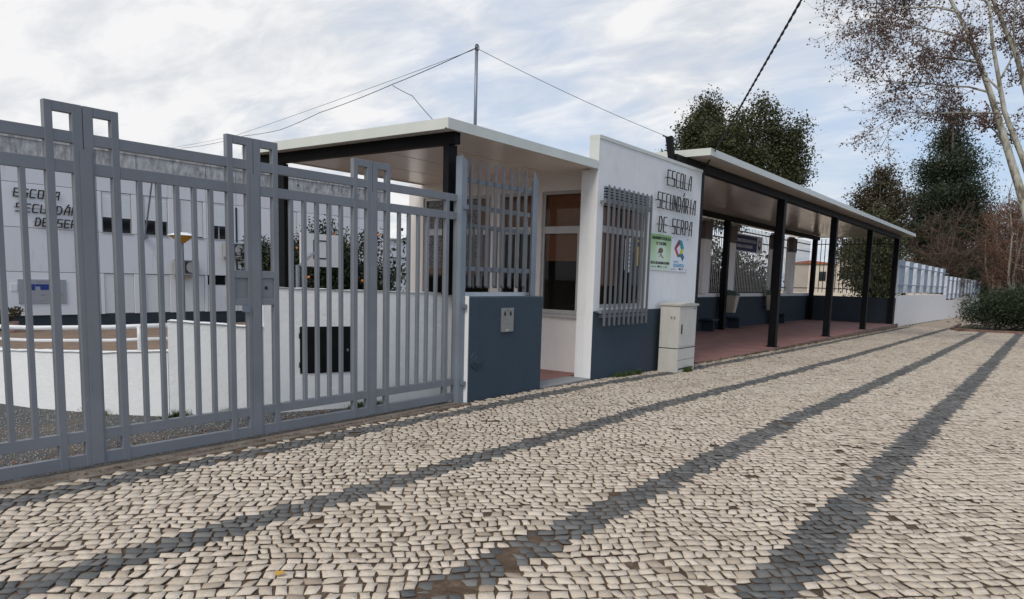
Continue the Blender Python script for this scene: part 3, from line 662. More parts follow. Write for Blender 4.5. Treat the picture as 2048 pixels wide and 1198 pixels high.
def window(y0, y1, z0, z1, tz, blindz, curtain='blind', sill=True):
    f = G(); fx0, fx1 = FX+.03, FX+.075; fr = .055
    f.box(fx0, fx1, y0, y0+fr, z0, z1).box(fx0, fx1, y1-fr, y1, z0, z1).box(fx0, fx1, y0+fr, y1-fr, z0, z0+fr*1.4).box(fx0, fx1, y0+fr, y1-fr, z1-fr, z1).box(fx0-.006, fx1, y0+fr, y1-fr, tz-.06, tz+.06)
    fo = f.build('window', 'alu', gh)
    if sill: bx(FX-.05, FX+.03, y0-.03, y1+.03, z0-.05, z0).build('sill', 'alu', fo)
    for a_, b_ in ((z0+fr*1.4, tz-.06), (tz+.06, z1-fr)): sheetx(fx0+.02, y0+fr, y1-fr, a_, b_).build('pane', 'glass', fo)
    if blindz is not None: bx(FX+.10, FX+.108, y0+.02, y1-.02, blindz, tz-.06).build('blind', curtain, fo)
    bx(FX+.10, FX+.108, y0+.02, y1-.02, tz+.06, z1-.02).build('blind', curtain, fo)
    return fo
w1 = window(6.40, 7.22, .99, 3.07, 2.42, 1.90)
bx(FX+.012, FX+.047, 6.455, 6.49, 1.07, 2.36).build('casement_edge', 'alu', w1)
w2 = window(7.34, 8.13, .02, 3.07, 2.42, None, sill=False)
bx(FX+.02, FX+.05, 7.71, 7.78, .1, 2.36).build('door_stile', 'white', w2); bx(FX-.03, FX+.02, 7.725, 7.75, 1.0, 1.16).build('handle', 'ink', w2)
w3 = window(8.32, 10.0, .99, 3.07, 2.42, 1.62)
bx(FX+.012, FX+.075, 9.12, 9.17, 1.07, 3.01).build('mullion', 'alu', w3)
bx(FX+.085, FX+.09, 8.70, 9.95, 1.72, 2.36).build('curtain', 'lace', w3); bx(FX+.085, FX+.09, 8.70, 9.95, 2.48, 3.01).build('curtain', 'lace', w3)
# street window
fo = G(); y0, y1 = SY+.05, SY+.10
for q in ((WX0, WX0+.06, WZ0, 2.85), (WX1-.06, WX1, WZ0, 2.85), (WX0+.06, WX1-.06, WZ0, WZ0+.07), (WX0+.06, WX1-.06, 2.79, 2.85), (WX0+.06, WX1-.06, 2.36, 2.47), (11.18, 11.24, WZ0+.07, 2.36), (11.18, 11.24, 2.47, 2.79)): fo.box(q[0], q[1], y0, y1, q[2], q[3])
fw_ = fo.build('window', 'alu', gh)
for x0, x1 in ((WX0+.06, 11.18), (11.24, WX1-.06)):
    sheety(y0+.02, x0, x1, WZ0+.07, 2.36).build('pane', 'glass', fw_); sheety(y0+.02, x0, x1, 2.47, 2.79).build('pane', 'glass', fw_)
bx(WX0+.02, 11.15, SY+.13, SY+.138, 1.5, 2.78).build('blind', 'blind', fw_); bx(11.25, 11.98, SY+.13, SY+.138, 2.1, 2.78).build('blind', 'blind', fw_)
bx(WX0-.02, WX1+.02, SY-.05, SY+.05, .985, 1.03).build('sill', 'galv', fw_)
for k in range(5): pc('louvre', fw_, WX0, WX1, SY-.035+.0*k, SY+.045, 2.87+k*.045, 2.895+k*.045, 'galv')
bx(WX0+.01, WX1-.01, SY+.05, SY+.07, 2.86, WZ1-.005).build('louvre_backing', 'darkgap', fw_)
bx(11.32, 11.40, SY+.062, SY+.066, 1.78, 2.30).build('notice', 'paper', fw_); bx(11.46, 11.55, SY+.062, SY+.066, 1.74, 2.33).build('notice', 'paper', fw_); bx(11.74, 11.82, SY+.062, SY+.066, 1.86, 2.31).build('notice', 'yellow', fw_)
for k in range(7): bx(11.47, 11.54, SY+.059, SY+.0615, 1.80+k*.07, 1.83+k*.07).build('print', 'greyink', fw_)
bx(11.745, 11.815, SY+.059, SY+.0615, 2.2, 2.27).build('print', 'ink', fw_)
gr_ = G().box(10.27, 11.93, SY-.115, SY-.075, 1.06, 1.12).build('window_grille', 'gate', gh)
pc('rail', gr_, 10.27, 11.93, SY-.115, SY-.075, 2.80, 2.86, 'gate')
for x in (10.29, 11.86):
    for z in (1.075, 2.815): pc('bracket', gr_, x, x+.03, SY-.0745, SY-.0005, z, z+.03, 'gate')
for k in range(10):
    c = 10.345 + k*.167; pc('picket', gr_, c-.017, c+.017, SY-.146, SY-.116, .845, 3.08, 'picket', slant=(.02, .05))
# roof: front edge flush with the street wall, soffit of ribbed panels running along X
RX0, RX1, RY0, RY1, RZ0, RZ1 = 6.66, 14.3, 5.90, 10.02, 3.315, 3.44
rf = bx(RX0+.02, RX1, RY0+.02, RY1-.02, RZ0+.05, RZ1-.02).build('roof', 'galv', gh)
for y0, y1 in ((5.921, 6.91), (6.94, 7.92), (7.95, 8.93), (8.96, 9.999)): bx(RX0+.021, 10.599, y0, y1, RZ0+.020, RZ0+.049).build('soffit_panel', 'soffit', rf)
bx(RX0, 8.58, RY0, RY0+.02, RZ0, RZ1).build('fascia', 'fascia', rf); bx(8.586, SX0-.013, RY0, RY0+.02, RZ0, RZ1).build('fascia', 'fascia', rf)
bx(RX0, RX0+.02, RY0+.021, RY1, RZ0, RZ1).build('fascia', 'fascia', rf)
bx(RX0+.021, 14.3, RY1-.02, RY1, RZ0, RZ1).build('fascia', 'fascia', rf)
bx(RX0, SX0-.013, RY0+.021, RY0+.05, RZ0-.0, RZ0+.012).build('drip_edge', 'fascia', rf)
bx(6.90, 7.0, 6.0, 9.95, 3.19, RZ0+.026).build('beam', 'black', gh)
bx(6.905, 7.06, 6.10, 6.19, 1.36, 3.19).build('post', 'black', gh); bx(6.92, 7.0, 9.36, 9.50, -.1, 3.18).build('post', 'black', gh)

lettering('wall_lettering', 'three rows of thin black metal letters on the white gatehouse wall', [('ESCOLA', 12.58, 13.66, 3.345, .265), ('SECUNDÁRIA', 12.22, 13.92, 2.91, .27), ('DE SERPA', 12.32, 13.80, 2.495, .265)], SY-.075, .016, .016, .04, (13.2, 5.9, 3), SY-.05)
# posters
ps = thing('green_poster', 'green school poster with a small tree, left of the two panels below the lettering', 'poster', (12.12, SY-.016, 1.80))
bx(12.12, 13.0, SY-.016, SY-.004, 1.80, 2.45).build('panel', 'poster', ps)
py_ = SY-.0185
text('AGRUPAMENTO DE ESCOLAS', .075, ps, (12.57, py_, 2.38), 'ink', .80, bold=.002); text('N.º 2 DE SERPA', .075, ps, (12.57, py_, 2.285), 'ink', .42, bold=.002)
text('ESCOLA SECUNDÁRIA DE SERPA', .062, ps, (12.56, py_, 1.935), 'ink', .80, bold=.002)
g = G()
for k in range(26):
    an = k*2.4; r_ = .075*math.sqrt((k+1)/26); cx_, cz_ = 12.56 + 1.25*r_*math.cos(an), 2.165 + .6*r_*math.sin(an); g.prism([(cx_-.013, cz_-.01), (cx_+.013, cz_-.01), (cx_+.013, cz_+.01), (cx_-.013, cz_+.01)], 1, py_ - .0004*(k % 5), py_+.002)
g.build('emblem_crown', 'brownink', ps)
g = G()
for i_, (p, q, wd) in enumerate((((12.56, 2.17), (12.565, 2.08), .02), ((12.565, 2.09), (12.50, 2.05), .01), ((12.565, 2.09), (12.68, 2.03), .01), ((12.565, 2.10), (12.62, 2.05), .009), ((12.46, 2.14), (12.52, 2.12), .012), ((12.44, 2.11), (12.47, 2.14), .01))):
    P, Q = Vector(p), Vector(q); dd = (Q-P).normalized(); nn = Vector((-dd.y, dd.x))*wd/2; g.prism([(P+nn)[:], (P-nn)[:], (Q-nn)[:], (Q+nn)[:]], 1, py_-.003-.0005*i_, py_+.002)
g.build('emblem_trunk', 'brownink', ps)
for x, w_, m in ((12.20, .05, 'greyink'), (12.28, .04, 'greyink'), (12.35, .04, 'greyink'), (12.45, .09, 'ink'), (12.585, .035, 'ink'), (12.70, .03, 'greyink'), (12.76, .10, 'greyink')): bx(x, x+w_, py_, py_+.002, 1.855, 1.875 if m == 'greyink' else 1.885).build('print', m, ps)
ps = thing('logo_poster', 'white panel with a coloured ribbon logo, right of the green poster', 'poster', (13.02, SY-.016, 1.80))
bx(13.02, 13.80, SY-.016, SY-.004, 1.795, 2.455).build('panel', 'paper', ps)
def PX_(u, v): return (13.02 + .78*u, 1.80 + .655*v)
for nm, q in (('prd', [(.40,.92),(.50,.80),(.30,.66),(.16,.66)]), ('pr', [(.16,.66),(.30,.66),(.44,.48),(.36,.42)]), ('pt', [(.40,.92),(.60,.90),(.74,.68),(.56,.64),(.46,.80)]), ('py', [(.74,.68),(.56,.64),(.46,.50),(.64,.52)]), ('pg', [(.36,.42),(.56,.42),(.62,.52),(.44,.50)]), ('pb', [(.56,.43),(.66,.55),(.78,.42),(.68,.30)])):
    G().prism([PX_(*p) for p in q], 1, py_, py_+.002).build('logo_ribbon', nm, ps)
text('CENTRO', .045, ps, PX_(.30, .275) [0:1] + (py_,) + PX_(.30, .275)[1:], 'skyblue', .22); text('QUALIFICA', .085, ps, (PX_(.46, 0)[0], py_, PX_(0, .17)[1]), 'skyblue', .50, bold=.002)
for x, w_, m in ((13.12, .07, 'greyink'), (13.24, .04, 'greyink'), (13.40, .10, 'ink'), (13.55, .04, 'ink')): bx(x, x+w_, py_, py_+.002, 1.83, 1.848 if m == 'greyink' else 1.86).build('print', m, ps)
for u, v in ((.05, .95), (.93, .95), (.05, .05), (.93, .05)): G().disc(PX_(u, v), .012, 1, (py_-.002, py_+.002), 10).build('screw', 'ink', ps)

# street cabinet
cb = thing('street_cabinet', 'beige utility cabinet with a sloped grey lid against the blue wall base', 'cabinet', (12.9, 5.55, -.06))
CX0, CX1, CY0, CY1 = 12.50, 13.29, 5.42, 5.80
bx(CX0, CX1, CY0, CY1, -.09, .375).build('plinth', 'cabinet', cb, bevel=.006); bx(CX0+.006, CX1-.006, CY0+.006, CY1-.006, .3755, .39).build('joint', 'darkgap', cb)
bx(CX0, CX1, CY0, CY1, .3905, 1.165).build('body', 'cabinet', cb, bevel=.006)
bx(CX0+.03, CX1-.03, CY0-.007, CY0-.0005, .42, 1.14).build('door', 'cabinet', cb, bevel=.003)
G().prism([(CX0-.02, 1.166), (CX1+.02, 1.166), (CX1+.02, 1.20), ((CX0+CX1)/2, 1.225), (CX0-.02, 1.195)], 1, CY0-.03, CY1+.01).build('lid', 'cabtop', cb)
bx(CX0+.085, CX0+.115, CY0-.020, CY0-.0075, .66, .83).build('handle', 'ink', cb)
bx(CX0+.06, CX1-.08, CY0-.004, CY0-.0005, -.005, .02).build('vent_slot', 'darkgap', cb); bx(CX0+.0, CX1, CY0-.002, CY0-.0005, .17, .175).build('joint', 'darkgap', cb)
bx(CX1-.17, CX1-.06, CY0-.0095, CY0-.0075, 1.10, 1.13).build('label_plate', 'greyink', cb)
for y in (5.50, 5.56): bx(CX0-.003, CX0-.0005, y, y+.03, .92, .97).build('sticker_mark', 'greyink', cb)

# mast and wires
ms = thing('antenna_mast', 'thin grey steel mast on the gatehouse roof holding the wires', 'mast', (9.7, 8.0, 3.44))
G().tube([(9.7, 8, 3.44), (9.7, 8, 5.36)], .027, 10).build('pole', 'galv', ms, smooth=True)
g = G(); g.tube([(9.665+.05*math.cos(k*PI/6), 7.96, 5.31+.05*math.sin(k*PI/6)) for k in range(12)] + [(9.715, 7.96, 5.31)], .007, 5); g.build('ring', 'wire', ms)
def cable(name, label, pts, r, sag=0, n=14, twist=False, m='wire'):
    P = []
    for i in range(len(pts)-1):
        a_, b_ = Vector(pts[i]), Vector(pts[i+1])
        for k in range(n):
            f = k/n; p = a_.lerp(b_, f); p.z -= sag*4*f*(1-f)*(b_-a_).length; P.append(p)
    P.append(Vector(pts[-1])); g = G()
    if twist:
        for ph in (0, PI): g.tube([p + Vector((0, math.cos(i*.75+ph)*r*.8, math.sin(i*.75+ph)*r*.8)) for i, p in enumerate(P)], r, 6)
    else: g.tube(P, r, 5)
    o = g.build(name, m, None, smooth=True); return tag(o, label, 'wire')
cable('wire', 'slack black wire from the mast towards the school roof', [(9.66, 7.96, 5.31), (9.93, 10.18, 5.07), (10.78, 13.29, 5.06), (11.51, 15.7, 5.04), (12.21, 18.2, 5.24), (14.9, 26.2, 5.95)], .0065, .006)
cable('wire', 'straight thin wire from the mast to the left behind the gate', [(9.66, 7.96, 5.29), (12.0, 18.3, 5.22), (14.5, 26.1, 5.9)], .004, .002)
cable('wire', 'short wire branching down from the slack wire to the gatehouse roof', [(9.93, 10.18, 5.05), (9.75, 9.5, 4.75), (9.55, 8.75, 4.18), (9.4, 8.3, 3.44)], .006, .01)
cable('wire', 'thin wire from the mast to the bracket above the sign wall', [(9.72, 7.98, 5.30), (13.45, 6.12, 4.30)], .0045, .012)
g = G(); q0, q1 = Vector((9.72, 7.98, 5.30)), Vector((13.45, 6.12, 4.30))
for k in range(7): c = q0.lerp(q1, .93+.01*k); c.z -= .02; g.tube([c, c+Vector((.03, 0, -.01))], .014, 5)
tag(g.build('wire_clamp', 'wire', None), 'small black clamps at the right end of the thin mast wire', 'clamp')
cable('overhead_cable', 'thick twisted black cable hanging across the sky to the shelter roof', [(14.69, 5.98, 3.95), (9.69, 2.84, 5.08), (4.6, -.4, 6.6)], .0115, .001, n=150, twist=True)

# ------------------------------------------------------------------ waiting shelter (canopy)
cp = thing('street_shelter', 'long open shelter on black posts with a red floor, right of the gatehouse', 'shelter', (26, 8, -.1))
FZ = -.095
bx(14.33, 39.0, 5.90, 10.2, -.6, FZ).build('floor_slab', 'red', cp)
bx(14.33, 39.02, 5.84, 5.899, -.6, FZ+.006).build('floor_edge', 'redkerb', cp)
PXS = [14.56, 20.33, 26.22, 32.12, 38.30]
for x in PXS:
    pc('post', cp, x-.10, x+.10, 5.98, 6.18, FZ, 3.84, 'black'); pc('post', cp, x-.10, x+.10, 9.62, 9.82, FZ, 3.84, 'black'); pc('base_plate', cp, x-.15, x+.15, 5.93, 6.23, FZ, FZ+.012, 'black')
bx(13.30, 38.9, 6.0, 6.16, 3.841, 4.01).build('beam', 'black', cp); bx(14.4, 38.9, 9.64, 9.80, 3.841, 4.01).build('beam', 'black', cp)
G().prism([(6.02, 3.88), (6.14, 3.88), (6.22, 4.32), (6.10, 4.34)], 0, 13.22, 13.299).build('beam_bracket', 'black', cp)
K0, K1, J0, J1 = 13.72, 39.5, 5.50, 10.9
r_ = bx(K0+.02, K1-.02, J0+.02, J1-.02, 4.055, 4.13).build('roof', 'galv', cp)
n_ = 5
for k in range(n_):
    for q in range(4): xa = K0+.021 + q*(K1-K0-.042)/4; pc('soffit_panel', r_, xa, xa+(K1-K0-.042)/4-.006, J0+.021+k*1.07, J0+.021+k*1.07+1.06, 4.028, 4.054, 'soffit2')
for a, b in ((K0, 19.6), (19.605, 25.6), (25.605, 31.6), (31.605, K1)): bx(a, b, J0, J0+.02, 4.012, 4.145).build('fascia', 'fascia', r_)
bx(K0, K0+.02, J0+.021, J1, 4.012, 4.145).build('fascia', 'fascia', r_); bx(K1-.02, K1, J0+.021, J1, 4.012, 4.145).build('fascia', 'fascia', r_)

bw = thing('shelter_back_wall', 'low dark blue wall with white piers closing the back of the shelter', 'wall', (26, 10, -.1))
bx(14.35, 38.7, 9.92, 10.10, FZ-.1, 1.09).build('dado', 'blue2', bw); bx(14.35, 38.7, 9.95, 10.10, 1.091, 1.22).build('white_ledge', 'wallwarm', bw)
for x in (16.2, 18.6, 24.45, 26.95, 32.35, 34.95): 
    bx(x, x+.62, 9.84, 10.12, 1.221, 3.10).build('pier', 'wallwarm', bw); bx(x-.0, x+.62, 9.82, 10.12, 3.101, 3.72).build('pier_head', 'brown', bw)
    bx(x-.02, x+.64, 9.93, 10.06, 3.721, 3.80).build('pier_cap', 'fascia', bw)
for x in (24.6, 27.2, 33.0):
    bx(x, x+.62, 9.45, 9.915, .28, .34).build('bench_slab', 'blue2', bw); bx(x+.26, x+.36, 9.50, 9.915, FZ, .279).build('bench_foot', 'blue2', bw)
bf = thing('shelter_back_fence', 'tall pale picket fence standing on the back wall of the shelter', 'fence', (26, 10, 1.2))
x = 14.6; k = 0
while x < 38.6:
    if not any(p-.03 < x < p+.64 for p in (16.2, 18.6, 24.45, 26.95, 32.35, 34.95)):
        pc('picket', bf, x, x+.05, 10.0, 10.008, 1.25, 3.80, 'fencew', slant=(.03, .04))
    x += .185; k += 1
for z in (1.45, 3.25, 3.60): bx(14.5, 38.7, 10.031, 10.06, z, z+.045).build('rail', 'fenceb', bf)
ef = thing('shelter_end_fence', 'dark railing above the low blue wall at the far end of the shelter', 'fence', (38.6, 8, -.1))
bx(38.55, 38.75, 5.99, 9.919, FZ-.1, 1.12).build('low_wall', 'blue2', ef)
for k in range(20): pc('bar', ef, 38.62, 38.65, 6.25+k*.19, 6.28+k*.19, 1.28, 3.90, 'fenceb')
for z in (1.46, 3.62): bx(38.651, 38.68, 6.1, 9.95, z, z+.04).build('rail', 'fenceb', ef)
def litter_bin(x, label):
    b = thing('litter_bin', label, 'litter bin', (x, 9.7, .5), 'litter bins under the shelter')
    V0 = [(x-.16, 9.42), (x+.16, 9.42), (x+.20, 9.80), (x-.20, 9.80)]
    g = G(); lo = [(x-.12, 9.46, .52), (x+.12, 9.46, .52), (x+.14, 9.74, .52), (x-.14, 9.74, .52)]; hi = [(x-.20, 9.36, 1.16), (x+.20, 9.36, 1.16), (x+.22, 9.78, 1.16), (x-.22, 9.78, 1.16)]
    g.add(lo+hi, [(0,3,2,1), (4,5,6,7), (0,1,5,4), (1,2,6,5), (2,3,7,6), (3,0,4,7)]); g.build('bucket', 'bin', b)
    hi2 = [(x-.22, 9.34, 1.161), (x+.22, 9.34, 1.161), (x+.24, 9.80, 1.161), (x-.24, 9.80, 1.161)]; tp = [(x-.14, 9.42, 1.30), (x+.14, 9.42, 1.30), (x+.20, 9.80, 1.36), (x-.20, 9.80, 1.36)]
    G().add(hi2+tp, [(0,3,2,1), (4,5,6,7), (0,1,5,4), (1,2,6,5), (2,3,7,6), (3,0,4,7)]).build('lid', 'binlid', b)
    bx(x-.03, x+.03, 9.801, 9.915, .7, 1.0).build('bracket', 'galv', b)
litter_bin(26.75, 'beige litter bin with green lid, the nearer one of the shelter')
litter_bin(31.6, 'beige litter bin with a green lid farther along the back wall, partly behind a post')
bn = thing('school_banner', 'dark blue printed banner with white border hung on the back fence', 'banner', (29, 9.96, 2.86))
bx(27.75, 31.0, 9.955, 9.975, 2.84, 3.52).build('sheet', 'paper', bn); bx(27.82, 30.28, 9.948, 9.9545, 2.88, 3.47).build('blue_field', 'navy', bn)
text('COMBATE DESIGUALDADES NA ESCOLA', .17, bn, (29.03, 9.945, 3.27), 'paper', 2.25, bold=.002); text('NUNCA A PODIA BENE', .17, bn, (28.85, 9.945, 3.05), 'paper', 1.8, bold=.002)
g = G().prism([(30.62+.17*math.cos(k*PI/12), 3.17+.20*math.sin(k*PI/12)) for k in range(24)], 1, 9.948, 9.9545); g.build('round_emblem', 'ink', bn)
G().prism([(30.62+.10*math.cos(k*PI/8), 3.21+.10*math.sin(k*PI/8)) for k in range(16)], 1, 9.944, 9.9475).build('emblem_centre', 'paper', bn)

# ------------------------------------------------------------------ long boundary wall with boards beyond the shelter
bd = thing('boundary_wall', 'white boundary wall stepping down beyond the shelter', 'wall', (50, 6, -.4))
bx(38.78, 58.4, 5.93, 6.12, -.9, 1.235).build('near_section', 'wallwarm', bd); bx(58.41, 99, 5.93, 6.12, -1.4, .83).build('far_section', 'wallwarm', bd)
bf = thing('board_fence', 'pale blue-grey board fence on top of the white boundary wall', 'fence', (50, 6, 1.2))
k = 0; x = 38.9
while x < 98:
    hi, lo = (2.93, 1.36) if x < 57.5 else (2.50, .93)
    if 57.3 < x < 58.4: x = 58.45; continue
    pc('lit_side_strip', bf, x-.03, x-.001, 5.955, 6.145, lo, hi, 'boardlit')  # added pale strip: the lit side of the board as colour
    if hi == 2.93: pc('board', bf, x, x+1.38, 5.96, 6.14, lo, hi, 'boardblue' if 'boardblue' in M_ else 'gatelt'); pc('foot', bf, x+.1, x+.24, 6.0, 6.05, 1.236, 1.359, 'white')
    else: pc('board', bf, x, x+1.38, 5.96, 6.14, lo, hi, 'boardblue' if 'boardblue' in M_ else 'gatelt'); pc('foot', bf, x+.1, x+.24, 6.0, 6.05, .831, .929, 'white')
    x += 2.75
for a, b, z in ((38.8, 58.3, 1.72), (38.8, 58.3, 2.62), (58.42, 99, 1.25), (58.42, 99, 2.2)): bx(a, b, 5.90, 5.955, z, z+.05).build('rail', 'boardblue', bf)

# ------------------------------------------------------------------ school building
sb = thing('school_building', 'long two-storey white school building with stained parapet behind the gate', 'building', (16, 26, -.45))
BY = 26.0; X0, X1 = 2.0, 25.0
bx(X0, X1, BY+.12, BY+11, -.8, 5.35).build('core', 'darkgap', sb)
bx(X0-.0, X1+.0, BY+.04, BY+.119, -.8, -.02).build('blue_base', 'blue2', sb)
bx(X0-.05, X1+.05, BY-.03, BY+11.05, 5.42, 5.52).build('parapet_cap', 'parapet', sb)
bays = [(2.6, 3.6, 1), (4.0, 5.0, 1), (7.4, 8.5, 3), (11.93, 12.95, 1), (13.36, 14.25, 1), (14.70, 15.62, 2), (15.86, 16.68, 1), (18.9, 19.9, 2)]
xs = [X0, 3.75, 5.2, 7.2, 8.9, 11.80, 13.15, 14.48, 15.74, 17.0, 18.7, 20.2, 21.75, 23.3, X1]
Y_ = (BY, BY+.118)
def hasbay(a, b): return [q for q in bays if q[0] >= a-.01 and q[1] <= b+.01]
gp = .012
for i in range(len(xs)-1):
    a, b = xs[i]+gp, xs[i+1]-gp
    bx(a, b, Y_[0], Y_[1], 4.66, 5.419).build('parapet_panel', 'parapet', sb)
    bx(a, b, Y_[0]+.004, Y_[1], 4.10, 4.645).build('wall_panel', 'school', sb); q = hasbay(a-.02, b+.02)
    up_q = [z for z in q if z[2] in (1, 2)]; 
    if not up_q: bx(a, b, *Y_, 2.735, 4.085).build('wall_panel', 'schoolclean', sb)
    else:
        z = up_q[0]
        bx(a, z[0], *Y_, 2.735, 4.085).build('wall_panel', 'schoolclean', sb); bx(z[1], b, *Y_, 2.735, 4.085).build('wall_panel', 'schoolclean', sb)
    bx(a, b, *Y_, 1.365, 2.72).build('wall_panel', 'school', sb)
    if i in (5, 6, 7): bx(a, z[0]-.1+.1, *Y_, -.019, 1.35).build('wall_panel', 'schoolclean', sb); bx(z[1], b, *Y_, -.019, 1.35).build('wall_panel', 'schoolclean', sb)
    elif i in (8, 9): bx(a, b, *Y_, -.019, .99).build('wall_panel', 'school', sb)
    else: bx(a, b, *Y_, -.019, 1.35).build('wall_panel', 'schoolclean', sb)
for x0, x1, kd in bays:
    if kd == 3: continue
    shz = 3.24 if kd == 1 else 2.78
    f = G(); f.box(x0, x1, BY-.02, BY+.1, 2.70, 2.745).box(x0, x0+.04, BY+.02, BY+.1, 2.746, 4.085).box(x1-.04, x1, BY+.02, BY+.1, 2.746, 4.085)
    f.box((x0+x1)/2-.02, (x0+x1)/2+.02, BY+.05, BY+.1, 2.746, shz)
    f = f.build('window', 'alu', sb)
    pc('shutter', f, x0+.041, x1-.041, BY+.03, BY+.045, shz, 4.084, 'shutter')
    for k in range(int((4.05-shz)/.09)): pc('shutter_slat', f, x0+.041, x1-.041, BY+.024, BY+.0295, shz+.01+k*.09, shz+.075+k*.09, 'shutter')
    if kd == 1:
        pc('pane', f, x0+.041, (x0+x1)/2-.021, BY+.07, BY+.08, 2.746, shz-.001, 'gloss'); pc('pane', f, (x0+x1)/2+.021, x1-.041, BY+.07, BY+.08, 2.746, shz-.001, 'gloss')
for i, (x0, x1, kd) in enumerate([b for b in bays if b[2] != 3 and 11 < b[0] < 15]):
    f = bx(x0, x1, BY+.05, BY+.1, -.018, 1.349).build('window', 'alu', sb); pc('shutter', f, x0+.02, x1-.02, BY+.035, BY+.0495, .0, 1.34, 'shutter')
    for k in range(15): pc('shutter_slat', f, x0+.02, x1-.02, BY+.028, BY+.0345, .005+k*.09, .07+k*.09, 'shutter')
f = bx(15.76, 18.68, BY+.06, BY+.1, 1.0, 1.355).build('window', 'gloss', sb)
for x in (16.0, 16.5, 17.0, 17.6, 18.2): bx(x, x+.05, BY+.02, BY+.059, 1.0, 1.355).build('mullion', 'alu', f)
bx(15.76, 18.68, BY-.01, BY+.059, .992, 1.0-.0005).build('sill', 'alu', f)
for x, z in ((19.9, 5.15), (21.3, 4.55), (21.6, 4.05), (22.9, 4.2), (22.95, 3.6), (23.0, 3.1), (23.9, 4.35), (24.1, 4.0), (24.0, 3.5), (24.2, 2.9)): pc('ventilation_hole', sb, x, x+.07, BY-.004, BY-.0005, z, z+.08, 'ink')
bx(16.95, 17.02, BY-.03, BY-.001, 1.6, 4.0).build('conduit', 'fenceb', sb); bx(16.85, 17.15, BY-.10, BY-.031, 2.2, 2.45).build('junction_box', 'alu', sb)
tag(lettering('building_lettering', 'three rows of slanted black letters on the school building behind the gate', [('ESCOLA', 9.33, 10.60, 3.66, .24), ('SECUNDÁRIA', 9.37, 11.58, 3.21, .24), ('DE SERPA', 9.89, 11.50, 2.80, .24)], BY-.06, .034, .02, .18, (10.4, 26, 3.2), BY-.03))
def ac(x, z, label):
    a_ = thing('air_conditioner', label, 'air conditioner', (x, BY-.2, z), 'air conditioners on the school wall')
    bx(x, x+.85, BY-.34, BY-.06, z, z+.55).build('case', 'alu', a_, bevel=.01); bx(x+.28, x+.80, BY-.346, BY-.3405, z+.05, z+.5).build('grille', 'fenceb', a_)
    G().disc((x+.54, z+.275), .20, 1, (BY-.352, BY-.3465), 18).build('fan_guard', 'alu', a_); bx(x+.05, x+.8, BY-.3, BY-.001, z-.05, z-.001).build('bracket', 'alu', a_)
ac(14.35, 1.36, 'grey air conditioner unit above the narrow ground floor windows, lower of the two')
ac(16.35, 2.08, 'grey air conditioner unit under the fourth upstairs window, higher of the two')
ib = thing('information_board', 'grey board with a blue site map on the school wall', 'sign', (9.8, 25.98, .35))
bx(9.33, 10.72, BY-.03, BY-.001, .36, 1.12).build('panel', 'boardgrey', ib)
yb = BY-.034
g = G().box(9.65, 9.80, yb, yb+.003, .78, .97).box(9.81, 10.36, yb, yb+.003, .90, .97).box(9.95, 10.2, yb, yb+.003, .79, .899).box(10.21, 10.36, yb, yb+.003, .76, .83); g.prism([(10.45+.07*math.cos(k*PI/8), .87+.10*math.sin(k*PI/8)) for k in range(16)], 1, yb, yb+.003)
g.build('map', 'mapblue', ib)
for x, w__ in ((9.5, .14), (9.95, .14), (10.25, .14), (10.5, .1)): bx(x, x+w__, yb, yb+.003, .62, .64).build('print', 'greyink', ib); bx(x, x+w__*1.1, yb, yb+.003, .45, .56).build('print', 'alu', ib)
bx(9.85, 10.35, yb, yb+.003, 1.03, 1.045).build('print', 'greyink', ib)
tag(bx(9.13, 9.30, BY-.02, BY-.001, .76, .98).build('notice_plate', 'white', None), 'small white notice plate left of the grey map board', 'sign')
fl = thing('flagpole', 'thin dark flagpole leaning out from the school wall', 'flagpole', (13.3, 25.9, 2.7)); G().tube([(13.33, 25.9, 2.72), (13.08, 24.8, 4.6)], .03, 8).build('pole', 'galv', fl); bx(13.25, 13.41, 25.85, 25.999, 2.6, 2.75).build('bracket', 'galv', fl)
lp = thing('garden_lamp', 'lamp post with a white-topped amber funnel shade in the yard', 'lamp', (6.8, 12, -.1))
G().tube([(6.80, 12, -.15), (6.80, 12, 2.03)], .03, 8).build('pole', 'galv', lp)
G().add([(6.80+.03*a, 12+.03*b, 2.02) for a, b in ((-1,-1),(1,-1),(1,1),(-1,1))] + [(6.80+.15*a, 12+.15*b, 2.15) for a, b in ((-1,-1),(1,-1),(1,1),(-1,1))], [(0,3,2,1), (4,5,6,7), (0,1,5,4), (1,2,6,5), (2,3,7,6), (3,0,4,7)]).build('shade', 'amber', lp)
G().add([(6.80+.17*a, 12+.17*b, 2.151) for a, b in ((-1,-1),(1,-1),(1,1),(-1,1))] + [(6.80+.06*a, 12+.06*b, 2.20) for a, b in ((-1,-1),(1,-1),(1,1),(-1,1))], [(0,3,2,1), (4,5,6,7), (0,1,5,4), (1,2,6,5), (2,3,7,6), (3,0,4,7)]).build('cap', 'white', lp)
bb = thing('basketball_backboard', 'white basketball backboard on a diagonal grey arm before the orange tree', 'backboard', (10.9, 14, -.15))
bx(10.76, 11.90, 13.97, 14.0, 1.72, 2.48).build('board', 'white', bb)
for q in ((11.12, 11.15, 1.9, 2.34), (11.50, 11.53, 1.9, 2.34), (11.151, 11.499, 2.31, 2.34), (11.151, 11.499, 1.9, 1.93)): bx(q[0], q[1], 13.962, 13.9695, q[2], q[3]).build('target_frame', 'fenceb', bb)
for x in (10.9, 11.76): bx(x, x+.03, 14.001, 14.04, 1.72, 2.47).build('back_batten', 'white', bb)
G().tube([(10.25, 13.4, 1.70), (11.15, 13.93, 2.06)], .035, 4).build('arm', 'galv', bb); G().tube([(10.25, 13.4, -.2), (10.25, 13.4, 1.74)], .05, 8).build('post', 'galv', bb)
